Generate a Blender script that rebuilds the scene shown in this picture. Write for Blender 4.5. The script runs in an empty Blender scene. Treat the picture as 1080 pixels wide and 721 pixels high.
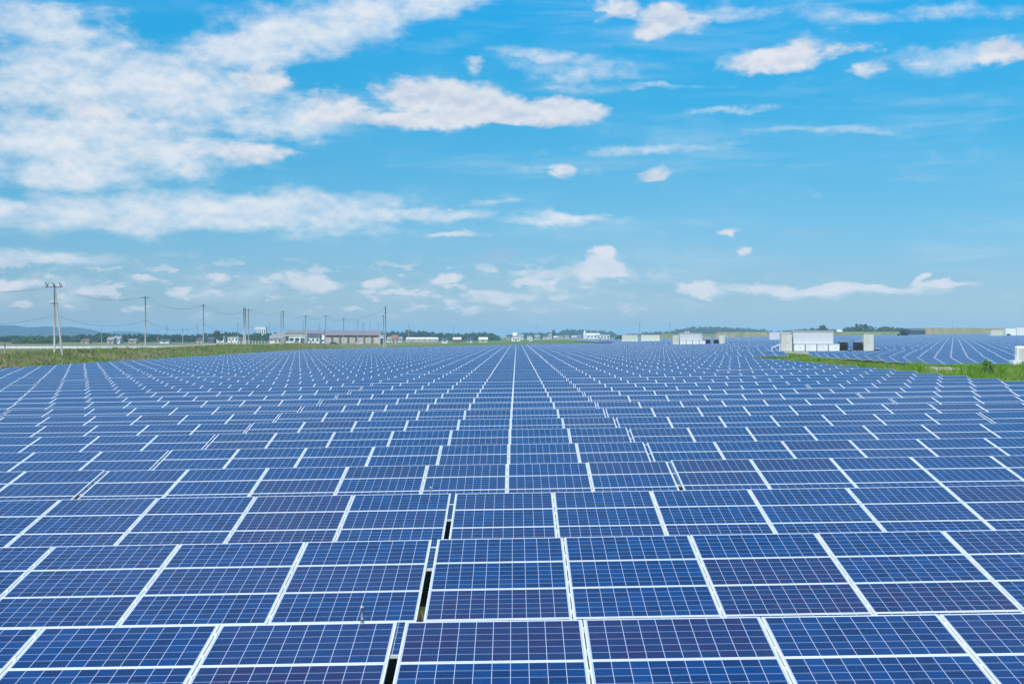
import bpy, math, random
from mathutils import Vector, Matrix
R = math.radians
rnd = random.Random(7)

# ------------------------------------------------------------------ scene, camera
S = bpy.context.scene
C = S.collection
CAMZ = 3.9
cam_d = bpy.data.cameras.new('camera')
cam = bpy.data.objects.new('camera', cam_d)
C.objects.link(cam)
cam.location = (0, 0, CAMZ)
cam.rotation_euler = (math.pi/2 - 0.00393, 0, 0.00333)
cam_d.sensor_width = 36
cam_d.lens = 50
cam_d.clip_start = 0.1
cam_d.clip_end = 60000
S.camera = cam
S.view_settings.view_transform = 'Standard'
S.view_settings.look = 'None'
S.view_settings.exposure = 0.0
S.view_settings.gamma = 1.0
S.cycles.max_bounces = 6
S.cycles.volume_bounces = 0
S.cycles.use_adaptive_sampling = True
S.cycles.adaptive_threshold = 0.01

# ------------------------------------------------------------------ node helper
class NG:
    def __init__(s, tree): s.t = tree; s.n = tree.nodes; s.l = tree.links
    def new(s, kind, **kw):
        nd = s.n.new(kind)
        for k, v in kw.items(): setattr(nd, k, v)
        return nd
    def link(s, a, b): s.l.new(a, b)
    def put(s, sock, v):
        if hasattr(v, 'is_linked') or hasattr(v, 'links'): s.l.new(v, sock)
        else: sock.default_value = v
    def m(s, op, a, b=None, c=None, clamp=False):
        nd = s.new('ShaderNodeMath', operation=op, use_clamp=clamp)
        s.put(nd.inputs[0], a)
        if b is not None: s.put(nd.inputs[1], b)
        if c is not None: s.put(nd.inputs[2], c)
        return nd.outputs[0]
    def xyz(s, x, y, z):
        nd = s.new('ShaderNodeCombineXYZ')
        s.put(nd.inputs[0], x); s.put(nd.inputs[1], y); s.put(nd.inputs[2], z)
        return nd.outputs[0]
    def sep(s, v):
        nd = s.new('ShaderNodeSeparateXYZ'); s.put(nd.inputs[0], v); return nd.outputs
    def vm(s, op, a, b=None, out=0):
        nd = s.new('ShaderNodeVectorMath', operation=op)
        s.put(nd.inputs[0], a)
        if b is not None: s.put(nd.inputs[1], b)
        return nd.outputs[out]
    def noise(s, vec, scale=1.0, detail=4.0, rough=0.55, dist=0.0, out='Fac'):
        nd = s.new('ShaderNodeTexNoise')
        s.put(nd.inputs['Vector'], vec)
        nd.inputs['Scale'].default_value = scale; nd.inputs['Detail'].default_value = detail
        nd.inputs['Roughness'].default_value = rough; nd.inputs['Distortion'].default_value = dist
        return nd.outputs[out]
    def sstep(s, v, a, b, lo=0.0, hi=1.0):
        nd = s.new('ShaderNodeMapRange', interpolation_type='SMOOTHSTEP')
        s.put(nd.inputs[0], v)
        for i, q in enumerate((a, b, lo, hi)): s.put(nd.inputs[i+1], q)
        return nd.outputs[0]
    def lin(s, v, a, b, lo=0.0, hi=1.0):
        nd = s.new('ShaderNodeMapRange')
        s.put(nd.inputs[0], v)
        for i, q in enumerate((a, b, lo, hi)): s.put(nd.inputs[i+1], q)
        return nd.outputs[0]
    def mix(s, f, a, b, blend='MIX'):
        nd = s.new('ShaderNodeMix', data_type='RGBA', blend_type=blend)
        s.put(nd.inputs[0], f)
        for i, q in ((6, a), (7, b)):
            if isinstance(q, tuple): nd.inputs[i].default_value = q if len(q) == 4 else (*q, 1)
            else: s.put(nd.inputs[i], q)
        return nd.outputs[2]

# ------------------------------------------------------------------ sun and sky
SUN_EL, SUN_AZ = R(52), R(205)          # azimuth measured from +Y clockwise: behind the camera, to its left
sun_d = bpy.data.lights.new('sun', 'SUN')
sun_d.energy = 4.6
sun_d.angle = R(0.5)
sun_d.color = (1.0, 0.965, 0.91)
sun = bpy.data.objects.new('sun', sun_d)
C.objects.link(sun)
sdir = Vector((math.sin(SUN_AZ)*math.cos(SUN_EL), math.cos(SUN_AZ)*math.cos(SUN_EL), math.sin(SUN_EL)))
sun.rotation_euler = sdir.to_track_quat('Z', 'Y').to_euler()
sun.location = (0, 0, 50)

W = bpy.data.worlds.new('World')
S.world = W
W.use_nodes = True
g = NG(W.node_tree)
g.n.clear()
sky = g.new('ShaderNodeTexSky', sky_type='NISHITA', sun_disc=False)
sky.sun_elevation = SUN_EL
sky.sun_rotation = SUN_AZ
sky.altitude = 0
sky.air_density = 1.0
sky.dust_density = 0.6
sky.ozone_density = 2.0
tc = g.new('ShaderNodeTexCoord')
d = g.vm('NORMALIZE', tc.outputs['Generated'])
dx, dy, dz = g.sep(d)
az = g.m('ARCTAN2', dx, dy)
el = g.m('ARCSINE', dz)
U = g.m('MULTIPLY', az, 1500.0)
V = g.m('MULTIPLY', el, 1500.0)
# warp so cloud outlines are ragged
wv = g.xyz(g.m('MULTIPLY', U, 1/90.0), g.m('MULTIPLY', V, 1/42.0), 3.1)
wn = g.noise(wv, 1.0, 5.0, 0.6, out='Color')
wn2 = g.vm('SUBTRACT', wn, (0.5, 0.5, 0.5))
wn3 = g.vm('MULTIPLY', wn2, (90.0, 42.0, 0.0))
P = g.vm('ADD', g.xyz(U, V, 0.0), wn3)

def ell(px, py, rx, ry, st, rot=0.0):
    a = math.atan((px-545)/1500)
    e = math.atan((354.6-py)/1500*math.cos(a))
    mp = g.new('ShaderNodeMapping', vector_type='TEXTURE')
    g.link(P, mp.inputs['Vector'])
    mp.inputs['Location'].default_value = (a*1500, e*1500, 0)
    mp.inputs['Rotation'].default_value = (0, 0, R(rot))
    mp.inputs['Scale'].default_value = (rx*1.25, ry*1.25, 1)
    ln = g.vm('LENGTH', mp.outputs[0], out=1)
    return g.sstep(ln, 0.15, 1.15, st, 0.0)

def fold(lst):
    acc = None
    for q in lst:
        v = ell(*q)
        acc = v if acc is None else g.m('MAXIMUM', acc, v)
    return acc
soft = [ (430, 228, 150, 13, .95), (610, 60, 130, 9, .55, -4), (700, 90, 150, 5, .55), (880, 135, 130, 5, .45),  # broad thin sheets: x, y in the photo, half width, half height, strength, tilt
 (40, 30, 105, 26, .95), (330, 32, 185, 44, 1.0, 14), (420, 8, 110, 20, .9, 5), (130, 95, 190, 55, 1.0),
 (110, 150, 190, 52, 1.0), (60, 182, 150, 20, .95), (290, 125, 110, 30, .85), (220, 223, 290, 27, 1.0), (0, 222, 120, 22, .9),
 (585, 233, 80, 10, .95), (515, 214, 45, 5, .6), (475, 250, 45, 5, .8), (20, 270, 110, 10, .7),
 (330, 302, 250, 20, .42), (560, 300, 150, 22, .42), (690, 156, 110, 8, .62), (965, 16, 130, 14, .62), (620, 72, 110, 17, .58),
 (770, 117, 70, 6, .62), (880, 308, 180, 7, .6), (600, 180, 60, 9, .5), (770, 12, 60, 12, .6), (60, 305, 150, 20, .45), (1010, 58, 70, 14, .6)]
puff = [
 (275, 86, 46, 22, .95), (355, 118, 45, 24, .9), (440, 103, 55, 24, 1.0), (500, 112, 80, 26, 1.05), (590, 118, 58, 20, 1.05),
 (480, 125, 150, 12, 1.0), (250, 158, 75, 16, .9), (100, 118, 70, 16, .8), (237, 295, 22, 10, .95), (335, 298, 38, 14, .95), (402, 298, 24, 10, .85),
 (475, 295, 22, 7, .9), (640, 268, 20, 9, 1.0), (622, 286, 48, 16, 1.0), (575, 292, 40, 9, .8), (92, 305, 16, 9, .85), (186, 306, 16, 8, .8),
 (740, 305, 42, 8, 1.05), (870, 303, 140, 7, 1.1), (966, 292, 13, 11, 1.0), (990, 298, 45, 6, 1.0), (530, 314, 50, 7, .8),
 (590, 181, 24, 10, 1.0), (686, 182, 28, 9, 1.05), (825, 60, 78, 19, 1.0), (890, 52, 34, 11, .85), (925, 71, 18, 12, .8),
 (705, 24, 48, 22, 1.0), (652, 10, 34, 16, .95), (1058, 55, 48, 15, 1.05), (495, 72, 15, 13, .7), (150, 290, 22, 5, .85), (5, 297, 30, 9, .85),
 (770, 247, 12, 6, .85), (781, 264, 13, 6, .8)]
grey = [(855, 243, 34, 5, .8), (825, 275, 34, 4, .7), (740, 262, 34, 5, .6), (520, 272, 46, 15, .85), (320, 313, 60, 8, .5), (60, 115, 120, 20, .55, 6), (540, 285, 50, 14, .5)]
m_soft = fold(soft); m_puff = fold(puff); m_grey = fold(grey)
nv = g.xyz(g.m('MULTIPLY', U, 1/150.0), g.m('MULTIPLY', V, 1/38.0), 0.0)
n1 = g.noise(nv, 1.0, 6.0, 0.62)                      # wispy, drawn out sideways
nv2 = g.xyz(g.m('MULTIPLY', U, 1/48.0), g.m('MULTIPLY', V, 1/30.0), 7.7)
def billow(vec):
    vo = g.new('ShaderNodeTexVoronoi', feature='F1')
    vo.inputs['Scale'].default_value = 1.0; vo.inputs['Detail'].default_value = 2.0; vo.inputs['Roughness'].default_value = 0.62
    vo.inputs['Lacunarity'].default_value = 2.2
    vo.normalize = True
    g.link(vec, vo.inputs['Vector'])
    return g.m('SUBTRACT', 1.0, g.m('MULTIPLY', vo.outputs['Distance'], 1.6))
n2 = g.noise(nv2, 1.0, 6.0, 0.62)
nb1 = billow(g.vm('ADD', nv2, g.vm('MULTIPLY', wn2, (1.2, 1.2, 0.0))))
nv2b = g.xyz(g.m('MULTIPLY', U, 1/48.0), g.m('MULTIPLY', g.m('ADD', V, 7.0), 1/30.0), 7.7)
n2b = g.noise(nv2b, 1.0, 3.0, 0.6)
nmix = g.m('ADD', g.m('MULTIPLY', g.m('SUBTRACT', n1, 0.5), 1.6), g.m('MULTIPLY', g.m('SUBTRACT', n2, 0.5), 1.5))
ds = g.sstep(g.m('ADD', m_soft, nmix), 0.16, 1.22)
dp = g.sstep(g.m('ADD', m_puff, g.m('ADD', g.m('MULTIPLY', g.m('SUBTRACT', n2, 0.5), 0.9), g.m('MULTIPLY', g.m('SUBTRACT', nb1, 0.5), 0.9))), 0.34, 1.00)
# small fair-weather puffs low over the horizon, thinning out to the right
nv4 = g.xyz(g.m('MULTIPLY', U, 1/34.0), g.m('MULTIPLY', V, 1/13.0), 2.2)
n4 = g.noise(nv4, 1.0, 6.0, 0.6)
band = g.m('MULTIPLY', g.m('MULTIPLY', g.sstep(V, 12.0, 30.0), g.sstep(V, 92.0, 60.0)), g.sstep(U, 260.0, 0.0))
dlow = g.m('MULTIPLY', g.sstep(n4, 0.53, 0.64), band)
dp = g.m('MAXIMUM', dp, g.m('MULTIPLY', dlow, 0.8))
veil = g.m('MULTIPLY', g.sstep(g.noise(g.xyz(g.m('MULTIPLY', U, 1/260.0), g.m('MULTIPLY', V, 1/34.0), 9.4), 1.0, 6.0, 0.62, 0.3), 0.48, 0.75), 0.30)
dg = g.sstep(g.m('ADD', m_grey, g.m('MULTIPLY', g.m('SUBTRACT', n2, 0.5), 1.3)), 0.30, 1.1)
# general cloud cover outside what the photograph frames
cz = g.m('MAXIMUM', dz, 0.05)
cp = g.xyz(g.m('DIVIDE', dx, cz), g.m('DIVIDE', dy, cz), 1.3)
n3 = g.noise(cp, 0.9, 6.0, 0.6, 0.4)
side = g.m('MAXIMUM', g.sstep(el, R(13.5), R(17)), g.sstep(g.m('ABSOLUTE', az), R(21), R(28)))
dother = g.m('MULTIPLY', g.m('MULTIPLY', g.sstep(n3, 0.44, 0.78), side), 0.72)
thin = g.m('MULTIPLY', g.sstep(n1, 0.42, 0.8), 0.10)
# deep blue-cyan summer sky: Nishita graded by elevation
ramp = g.new('ShaderNodeValToRGB')
g.link(g.lin(el, 0.0, R(45)), ramp.inputs[0])
cr = ramp.color_ramp
cr.elements[0].position = 0.0;  cr.elements[0].color = (0.60, 0.80, 1.16, 1)
cr.elements[1].position = 1.0;  cr.elements[1].color = (0.07, 0.90, 1.20, 1)
for p_, c_ in ((0.05, (0.41, .66, .97)), (0.14, (0.23, .70, .94)), (0.21, (.12, .775, 1.02)), (0.29, (0.07, .92, 1.24))):
    e_ = cr.elements.new(p_); e_.color = (*c_, 1)
graded = g.mix(1.0, sky.outputs[0], ramp.outputs[0], 'MULTIPLY')
CL = 7.1                                                # cloud radiance before the background strength
shade = g.m('ADD', g.m('MULTIPLY', g.sstep(g.m('ADD', g.m('SUBTRACT', n2b, n2), g.m('MULTIPLY', g.m('SUBTRACT', 0.5, nb1), 0.25)), -0.16, 0.20), 0.75), g.m('MULTIPLY', g.sstep(n1, 0.42, 0.62), 0.25))
pc = g.mix(shade, (CL*.98, CL*.99, CL*1.03), (CL*.66, CL*.76, CL*.92))
sc_ = g.mix(g.m('MULTIPLY', shade, g.m('ADD', 0.35, g.m('MULTIPLY', g.sstep(n1, 0.40, 0.65), 0.65))), (CL*1.02, CL*1.04, CL*1.08), (CL*.62, CL*.80, CL*1.0))
low = g.sstep(el, R(0.2), R(5.0))
pc2 = g.mix(low, (CL*1.02, CL*1.0, CL*1.06), pc)
c0 = g.mix(g.m('MAXIMUM', thin, veil), graded, (CL*.8, CL*.93, CL*1.05))
c1 = g.mix(g.m('MULTIPLY', ds, 0.92), c0, sc_)
c2 = g.mix(g.m('MULTIPLY', dg, 0.55), c1, (CL*.45, CL*.62, CL*.83))
c3 = g.mix(g.m('MULTIPLY', dp, g.m('ADD', 0.70, g.m('MULTIPLY', low, 0.24))), c2, pc2)
dother = g.m('MULTIPLY', dother, g.lin(el, R(22), R(32), 1.0, 0.25))
c4 = g.mix(dother, c3, (CL*.85, CL*.92, CL*1.0))
bg = g.new('ShaderNodeBackground')
g.link(c4, bg.inputs['Color'])
bg.inputs['Strength'].default_value = 0.12
wo = g.new('ShaderNodeOutputWorld')
g.link(bg.outputs[0], wo.inputs['Surface'])

# ------------------------------------------------------------------ tagging and meshes
def tag(o, label=None, cat=None, group=None, kind=None):
    if label: o['label'] = label
    if cat: o['category'] = cat
    if group: o['group'] = group
    if kind: o['kind'] = kind
    return o
def empty(name, loc, rz=0.0, ry=0.0):
    o = bpy.data.objects.new(name, None)
    o.empty_display_size = 0.3
    o.location = loc; o.rotation_euler = (0, ry, rz)
    C.objects.link(o)
    return o

class MB:
    def __init__(s): s.v = []; s.f = []; s.mi = []; s.uv = []; s.hasuv = False
    def face(s, pts, mi=0, uv=None):
        b = len(s.v); s.v += [tuple(p) for p in pts]; s.f.append(tuple(range(b, b+len(pts)))); s.mi.append(mi)
        if uv: s.hasuv = True
        s.uv.append(uv or [(0, 0)]*len(pts))
    def box(s, x0, x1, y0, y1, z0, z1, mi=0, M=None):
        c = [Vector((x, y, z)) for z in (z0, z1) for y in (y0, y1) for x in (x0, x1)]
        if M: c = [M @ q for q in c]
        b = len(s.v); s.v += [tuple(q) for q in c]
        for f in ((0, 2, 3, 1), (4, 5, 7, 6), (0, 1, 5, 4), (2, 6, 7, 3), (0, 4, 6, 2), (1, 3, 7, 5)):
            s.f.append(tuple(b+i for i in f)); s.mi.append(mi); s.uv.append([(0, 0)]*4)
    def tube(s, pts, rad, n=8, mi=0, caps=True):
        pts = [Vector(p) for p in pts]
        rs = rad if isinstance(rad, (list, tuple)) else [rad]*len(pts)
        rings = []
        for i, p in enumerate(pts):
            t = (pts[min(i+1, len(pts)-1)] - pts[max(i-1, 0)]).normalized()
            a = Vector((0, 0, 1)) if abs(t.z) < 0.9 else Vector((1, 0, 0))
            u = t.cross(a).normalized(); w = t.cross(u).normalized()
            b = len(s.v)
            for k in range(n):
                q = 2*math.pi*k/n
                s.v.append(tuple(p + (u*math.cos(q) + w*math.sin(q))*rs[i]))
            rings.append(b)
        for a, b in zip(rings, rings[1:]):
            for k in range(n):
                s.f.append((a+k, a+(k+1) % n, b+(k+1) % n, b+k)); s.mi.append(mi); s.uv.append([(0, 0)]*4)
        if caps:
            for r_, rev in ((rings[0], True), (rings[-1], False)):
                idx = [r_+k for k in range(n)]
                s.f.append(tuple(idx if rev else idx[::-1])); s.mi.append(mi); s.uv.append([(0, 0)]*n)
    def mesh(s, name, mats, smooth=False):
        me = bpy.data.meshes.new(name)
        me.from_pydata(s.v, [], s.f)
        for m_ in (mats if isinstance(mats, (list, tuple)) else [mats]): me.materials.append(m_)
        me.polygons.foreach_set('material_index', s.mi)
        if s.hasuv:
            ul = me.uv_layers.new(name='UVMap')
            flat = [c for u in s.uv for q in u for c in q]
            ul.data.foreach_set('uv', flat)
        if smooth: me.polygons.foreach_set('use_smooth', [True]*len(me.polygons))
        me.update()
        return me
    def obj(s, name, mats, parent=None, smooth=False):
        return link(name, s.mesh(name, mats, smooth), parent)
def link(name, me, parent=None, loc=None, rot=None):
    o = bpy.data.objects.new(name, me)
    C.objects.link(o)
    if parent: o.parent = parent
    if loc is not None: o.location = loc
    if rot is not None: o.rotation_euler = rot
    return o

# ------------------------------------------------------------------ materials
def pmat(name, col, rough=0.7, metal=0.0, var=0.12, scale=3.0, spec=0.5, streak=False):
    m_ = bpy.data.materials.new(name); m_.use_nodes = True
    q = NG(m_.node_tree); b = q.n['Principled BSDF']
    t = q.new('ShaderNodeTexCoord')
    v = t.outputs['Object']
    if streak: v = q.vm('MULTIPLY', v, (6.0, 6.0, 0.5))
    n = q.noise(v, scale, 5.0, 0.6)
    oi = q.new('ShaderNodeObjectInfo')
    f = q.m('ADD', n, q.m('MULTIPLY', q.m('SUBTRACT', oi.outputs['Random'], 0.5), 0.4))
    c = q.mix(q.sstep(f, 0.3, 0.7), tuple(x*(1-var) for x in col), tuple(min(1, x*(1+var)) for x in col))
    q.link(c, b.inputs['Base Color'])
    b.inputs['Roughness'].default_value = rough
    b.inputs['Metallic'].default_value = metal
    b.inputs['Specular IOR Level'].default_value = spec
    return m_

def cell_material(name, slab):
    """Polycrystalline module under textured glass: 10 x 6 cells. UV unit = one module. slab: frames are drawn too (far tables)."""
    m_ = bpy.data.materials.new(name); m_.use_nodes = True
    q = NG(m_.node_tree); b = q.n['Principled BSDF']
    uvn = q.new('ShaderNodeUVMap')
    u, v, _ = q.sep(uvn.outputs[0])
    fu = q.m('FRACT', u); fv = q.m('FRACT', v)
    iu = q.m('FLOOR', u); iv = q.m('FLOOR', v)
    oi = q.new('ShaderNodeObjectInfo')
    mu, mv = (0.023, 0.026) if slab else (0.013, 0.011)
    cu = q.m('MULTIPLY', q.m('SUBTRACT', fu, mu), 10.0/(1-2*mu))
    cv = q.m('MULTIPLY', q.m('SUBTRACT', fv, mv), 6.0/(1-2*mv))
    lw = 0.017
    def line(c, w, n):
        e_ = q.m('ABSOLUTE', q.m('SUBTRACT', q.m('FRACT', c), 0.5))
        a = q.m('GREATER_THAN', e_, 0.5-w)
        o1 = q.m('LESS_THAN', c, w); o2 = q.m('GREATER_THAN', c, n-w)
        return q.m('MAXIMUM', a, q.m('MAXIMUM', o1, o2))
    grid = q.m('MAXIMUM', line(cu, lw, 10.0), line(cv, lw*0.95, 6.0))
    # three thin bus bars in every cell, running across the module
    b3 = q.m('FRACT', q.m('MULTIPLY', cv, 3.0))
    bus = q.m('LESS_THAN', q.m('ABSOLUTE', q.m('SUBTRACT', b3, 0.5)), 0.030)
    wn_ = q.new('ShaderNodeTexWhiteNoise', noise_dimensions='3D')
    q.put(wn_.inputs['Vector'], q.xyz(q.m('ADD', q.m('FLOOR', cu), q.m('MULTIPLY', iu, 17.0)), q.m('ADD', q.m('FLOOR', cv), q.m('MULTIPLY', iv, 13.0)), q.m('MULTIPLY', oi.outputs['Random'], 91.0)))
    wm = q.new('ShaderNodeTexWhiteNoise', noise_dimensions='3D')
    q.put(wm.inputs['Vector'], q.xyz(iu, iv, q.m('MULTIPLY', oi.outputs['Random'], 57.0)))
    cr_ = wn_.outputs['Value']; mr = wm.outputs['Value']
    base = q.mix(cr_, (0.0012, 0.017, 0.082), (0.0006, 0.044, 0.180))
    purple = q.sstep(q.m('ADD', q.m('MULTIPLY', mr, 0.75), q.m('MULTIPLY', cr_, 0.35)), 0.72, 1.02)
    base = q.mix(purple, base, (0.013, 0.009, 0.070))
    vo = q.new('ShaderNodeTexVoronoi'); vo.inputs['Scale'].default_value = 60.0
    q.link(uvn.outputs[0], vo.inputs['Vector'])
    vs = q.sep(vo.outputs['Color'])
    base = q.mix(q.m('MULTIPLY', vs[0], 0.35), base, (0.004, 0.045, 0.20))
    base = q.mix(q.m('MULTIPLY', bus, 0.16), base, (0.30, 0.36, 0.50))
    col = q.mix(grid, base, (0.50, 0.55, 0.72))
    if slab:
        fr = q.m('MAXIMUM', q.m('MAXIMUM', q.m('LESS_THAN', fu, mu), q.m('GREATER_THAN', fu, 1-mu)),
                 q.m('MAXIMUM', q.m('LESS_THAN', fv, mv*.8), q.m('GREATER_THAN', fv, 1-mv*.8)))
        col = q.mix(fr, col, (0.76, 0.77, 0.78))
    # dust film
    t = q.new('ShaderNodeTexCoord')
    dn = q.noise(t.outputs['Object'], 1.7, 6.0, 0.65)
    col = q.mix(q.m('MULTIPLY', q.sstep(dn, 0.45, 0.8), 0.02), col, (0.5, 0.5, 0.48))
    if not slab:
        v2 = q.new('ShaderNodeTexVoronoi'); v2.inputs['Scale'].default_value = 2.3
        q.put(v2.inputs['Vector'], q.vm('ADD', uvn.outputs[0], q.xyz(q.m('MULTIPLY', oi.outputs['Random'], 37.0), 0.0, 0.0)))
        spot = q.m('MULTIPLY', q.m('LESS_THAN', q.m('ADD', v2.outputs['Distance'], q.m('MULTIPLY', q.noise(uvn.outputs[0], 60.0, 2.0), .02)), 0.022), q.m('GREATER_THAN', q.sep(v2.outputs['Color'])[0], 0.93))
        col = q.mix(spot, col, (0.62, 0.62, 0.58))
    col = q.mix(q.m('MULTIPLY', mr, 0.012), col, (0.6, 0.6, 0.6))
    q.link(col, b.inputs['Base Color'])
    q.link(q.m('ADD', 0.10, q.m('MULTIPLY', dn, 0.12)), b.inputs['Roughness'])
    b.inputs['IOR'].default_value = 1.34
    return m_
M_cell = cell_material('module_glass', False)
M_slab = cell_material('module_array', True)
M_alu = pmat('anodised_aluminium', (0.76, 0.77, 0.78), 0.45, 0.0, 0.08, 5.0)
M_galv = pmat('galvanised_steel', (0.42, 0.43, 0.44), 0.5, 0.6, 0.2, 8.0)
M_back = pmat('white_backsheet', (0.6, 0.6, 0.62), 0.6)
M_conc = pmat('pole_concrete', (0.36, 0.35, 0.33), 0.85, 0, 0.18, 1.2)
M_dark = pmat('dark_metal', (0.05, 0.055, 0.06), 0.5, 0.2)
M_white = pmat('white_painted_steel', (0.80, 0.80, 0.79), 0.5, 0, 0.05, 0.7, streak=True)
M_cont = pmat('container_paint', (0.60, 0.60, 0.63), 0.55, 0, 0.06, 0.7, streak=True)
M_cream = pmat('cream_painted_steel', (0.62, 0.60, 0.53), 0.55, 0, 0.07, 0.7, streak=True)
M_grey = pmat('grey_painted_steel', (0.38, 0.39, 0.40), 0.5, 0, 0.1)
M_black = pmat('radiator_black', (0.035, 0.038, 0.045), 0.55)
M_glass = pmat('window_glass', (0.03, 0.04, 0.05), 0.08, 0, 0.1)
M_plinth = pmat('concrete', (0.42, 0.40, 0.37), 0.9, 0, 0.15, 1.5)
M_roofg = pmat('weathered_sheet_roof', (0.30, 0.27, 0.28), 0.6, 0, 0.2, 0.4, streak=True)
M_roofd = pmat('dark_tile_roof', (0.07, 0.075, 0.09), 0.7, 0, 0.2)
M_roofd2 = pmat('aged_purple_grey_roof', (0.20, 0.17, 0.19), 0.7, 0, 0.3, 0.3, streak=True)
M_roofr = pmat('rust_red_roof', (0.26, 0.11, 0.08), 0.8, 0, 0.2)
M_wallw = pmat('white_wall', (0.72, 0.72, 0.70), 0.8, 0, 0.08, 0.5)
M_wallb = pmat('beige_wall', (0.50, 0.45, 0.37), 0.85, 0, 0.1, 0.5)
M_wallr = pmat('brown_wall', (0.20, 0.12, 0.10), 0.85, 0, 0.2, 0.5)
M_bark = pmat('bark', (0.12, 0.09, 0.07), 0.9, 0, 0.25)
M_rub = pmat('rubber', (0.02, 0.02, 0.02), 0.8)
M_carw = pmat('car_paint', (0.75, 0.76, 0.78), 0.25, 0, 0.03)
M_cards = pmat('car_paint_dark', (0.05, 0.06, 0.10), 0.25, 0, 0.03)
M_wire = pmat('cable', (0.16, 0.17, 0.18), 0.6)

def leafmat(name, a, b_, scale=0.4, tr=0.0):
    m_ = bpy.data.materials.new(name); m_.use_nodes = True
    q = NG(m_.node_tree); b = q.n['Principled BSDF']
    t = q.new('ShaderNodeTexCoord')
    gm = q.new('ShaderNodeNewGeometry')
    n = q.noise(t.outputs['Object'], scale, 4.0, 0.6)
    f = q.m('ADD', q.m('MULTIPLY', q.sstep(n, 0.3, 0.7), 0.6), q.m('MULTIPLY', gm.outputs['Random Per Island'], 0.4))
    q.link(q.mix(f, a, b_), b.inputs['Base Color'])
    b.inputs['Roughness'].default_value = 0.75
    b.inputs['Specular IOR Level'].default_value = 0.2
    return m_
M_leafd = leafmat('dark_foliage', (0.018, 0.040, 0.022), (0.045, 0.085, 0.035), 0.08)
M_leafm = leafmat('mid_foliage', (0.035, 0.080, 0.020), (0.085, 0.150, 0.035), 0.1)
M_grass = leafmat('bright_grass_blades', (0.07, 0.20, 0.015), (0.22, 0.36, 0.035), 0.12)
M_dry = leafmat('dry_verge_grass', (0.12, 0.18, 0.04), (0.36, 0.27, 0.14), 0.07)
M_bush = leafmat('bush_leaves', (0.06, 0.16, 0.025), (0.14, 0.28, 0.05), 2.0)
M_straw = leafmat('straw_grass', (0.22, 0.22, 0.06), (0.40, 0.33, 0.15), 0.2)

# ------------------------------------------------------------------ the ground
def lerp(a, b, t): return a+(b-a)*max(0.0, min(1.0, t))
def sm(a, b, x):
    t = max(0.0, min(1.0, (x-a)/(b-a))); return t*t*(3-2*t)
def slope(y): return lerp(0.0162, 0.0132, (y-22)/40)
def gz(x, y):
    z = slope(y)*max(-60.0, min(330.0, x))
    if x > 330: z += 0.0
    # low verge bank along the left of the array
    bank = sm(-61, -79, x)*(1-sm(-92, -120, x))*sm(20, 70, y)*(1-sm(560, 700, y))
    z += bank*(1.75 + 0.25*math.sin(y*0.05) + 0.12*math.sin(y*0.31+x*0.2))
    # raised land on the far right
    z += 1.2*sm(900, 1300, y)*sm(120, 400, x)
    return z
def axis(stops):
    out = []
    for (a, b, st) in stops:
        x = a
        while x < b-1e-6: out.append(x); x += st
    out.append(stops[-1][1]); return out
gx = axis([(-12000, -2000, 2500), (-2000, -400, 200), (-400, -150, 25), (-150, -50, 3), (-50, 50, 8), (50, 400, 25), (400, 2000, 200), (2000, 12000, 2500)])
gy = axis([(-400, -50, 50), (-50, 60, 5), (60, 300, 6), (300, 720, 12), (720, 1400, 40), (1400, 3000, 200), (3000, 14000, 1000)])
mb = MB()
for y in gy:
    for x in gx: mb.v.append((x, y, gz(x, y)))
nx = len(gx)
for j in range(len(gy)-1):
    for i in range(nx-1):
        mb.f.append((j*nx+i, j*nx+i+1, (j+1)*nx+i+1, (j+1)*nx+i)); mb.mi.append(0); mb.uv.append([(0, 0)]*4)
M_ground = bpy.data.materials.new('field_ground'); M_ground.use_nodes = True
q = NG(M_ground.node_tree); b = q.n['Principled BSDF']
t = q.new('ShaderNodeTexCoord'); po = t.outputs['Object']
X_, Y_, Z_ = q.sep(po)
nb = q.noise(po, 0.035, 6.0, 0.65); nm = q.noise(po, 0.6, 6.0, 0.65); nf = q.noise(po, 9.0, 5.0, 0.7)
weeds = q.mix(q.sstep(nf, 0.35, 0.65), (0.035, 0.055, 0.012), (0.10, 0.13, 0.03))
soil = q.mix(q.sstep(nf, 0.3, 0.7), (0.05, 0.04, 0.028), (0.13, 0.11, 0.085))
near = q.mix(q.sstep(nm, 0.42, 0.58), soil, weeds)
green = q.mix(q.sstep(nm, 0.3, 0.7), (0.08, 0.15, 0.025), (0.15, 0.22, 0.045))
tan = q.mix(q.sstep(nm, 0.3, 0.7), (0.20, 0.15, 0.08), (0.34, 0.25, 0.16))
ng_ = q.noise(q.vm('MULTIPLY', po, (0.012, 0.004, 1.0)), 1.0, 5.0, 0.6)
far = q.mix(q.sstep(ng_, 0.48, 0.66), green, tan)
verge = q.mix(q.sstep(q.m('ADD', nb, q.m('MULTIPLY', nm, 0.35)), 0.55, 0.80), green, tan)
strip = q.mix(q.sstep(q.m('ADD', nb, q.m('MULTIPLY', nm, 0.3)), 0.62, 0.78), green, tan)
c = q.mix(q.sstep(Y_, 480.0, 500.0), near, far)
c = q.mix(q.sstep(X_, -57.0, -62.0), c, verge)
isr = q.m('MULTIPLY', q.sstep(X_, 26.5, 28.0), q.m('SUBTRACT', 1.0, q.sstep(Y_, 225.0, 260.0)))
c = q.mix(isr, c, strip)
q.link(c, b.inputs['Base Color'])
b.inputs['Roughness'].default_value = 0.95
b.inputs['Specular IOR Level'].default_value = 0.1
bp = q.new('ShaderNodeBump'); bp.inputs['Strength'].default_value = 0.6; bp.inputs['Distance'].default_value = 0.15
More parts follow.
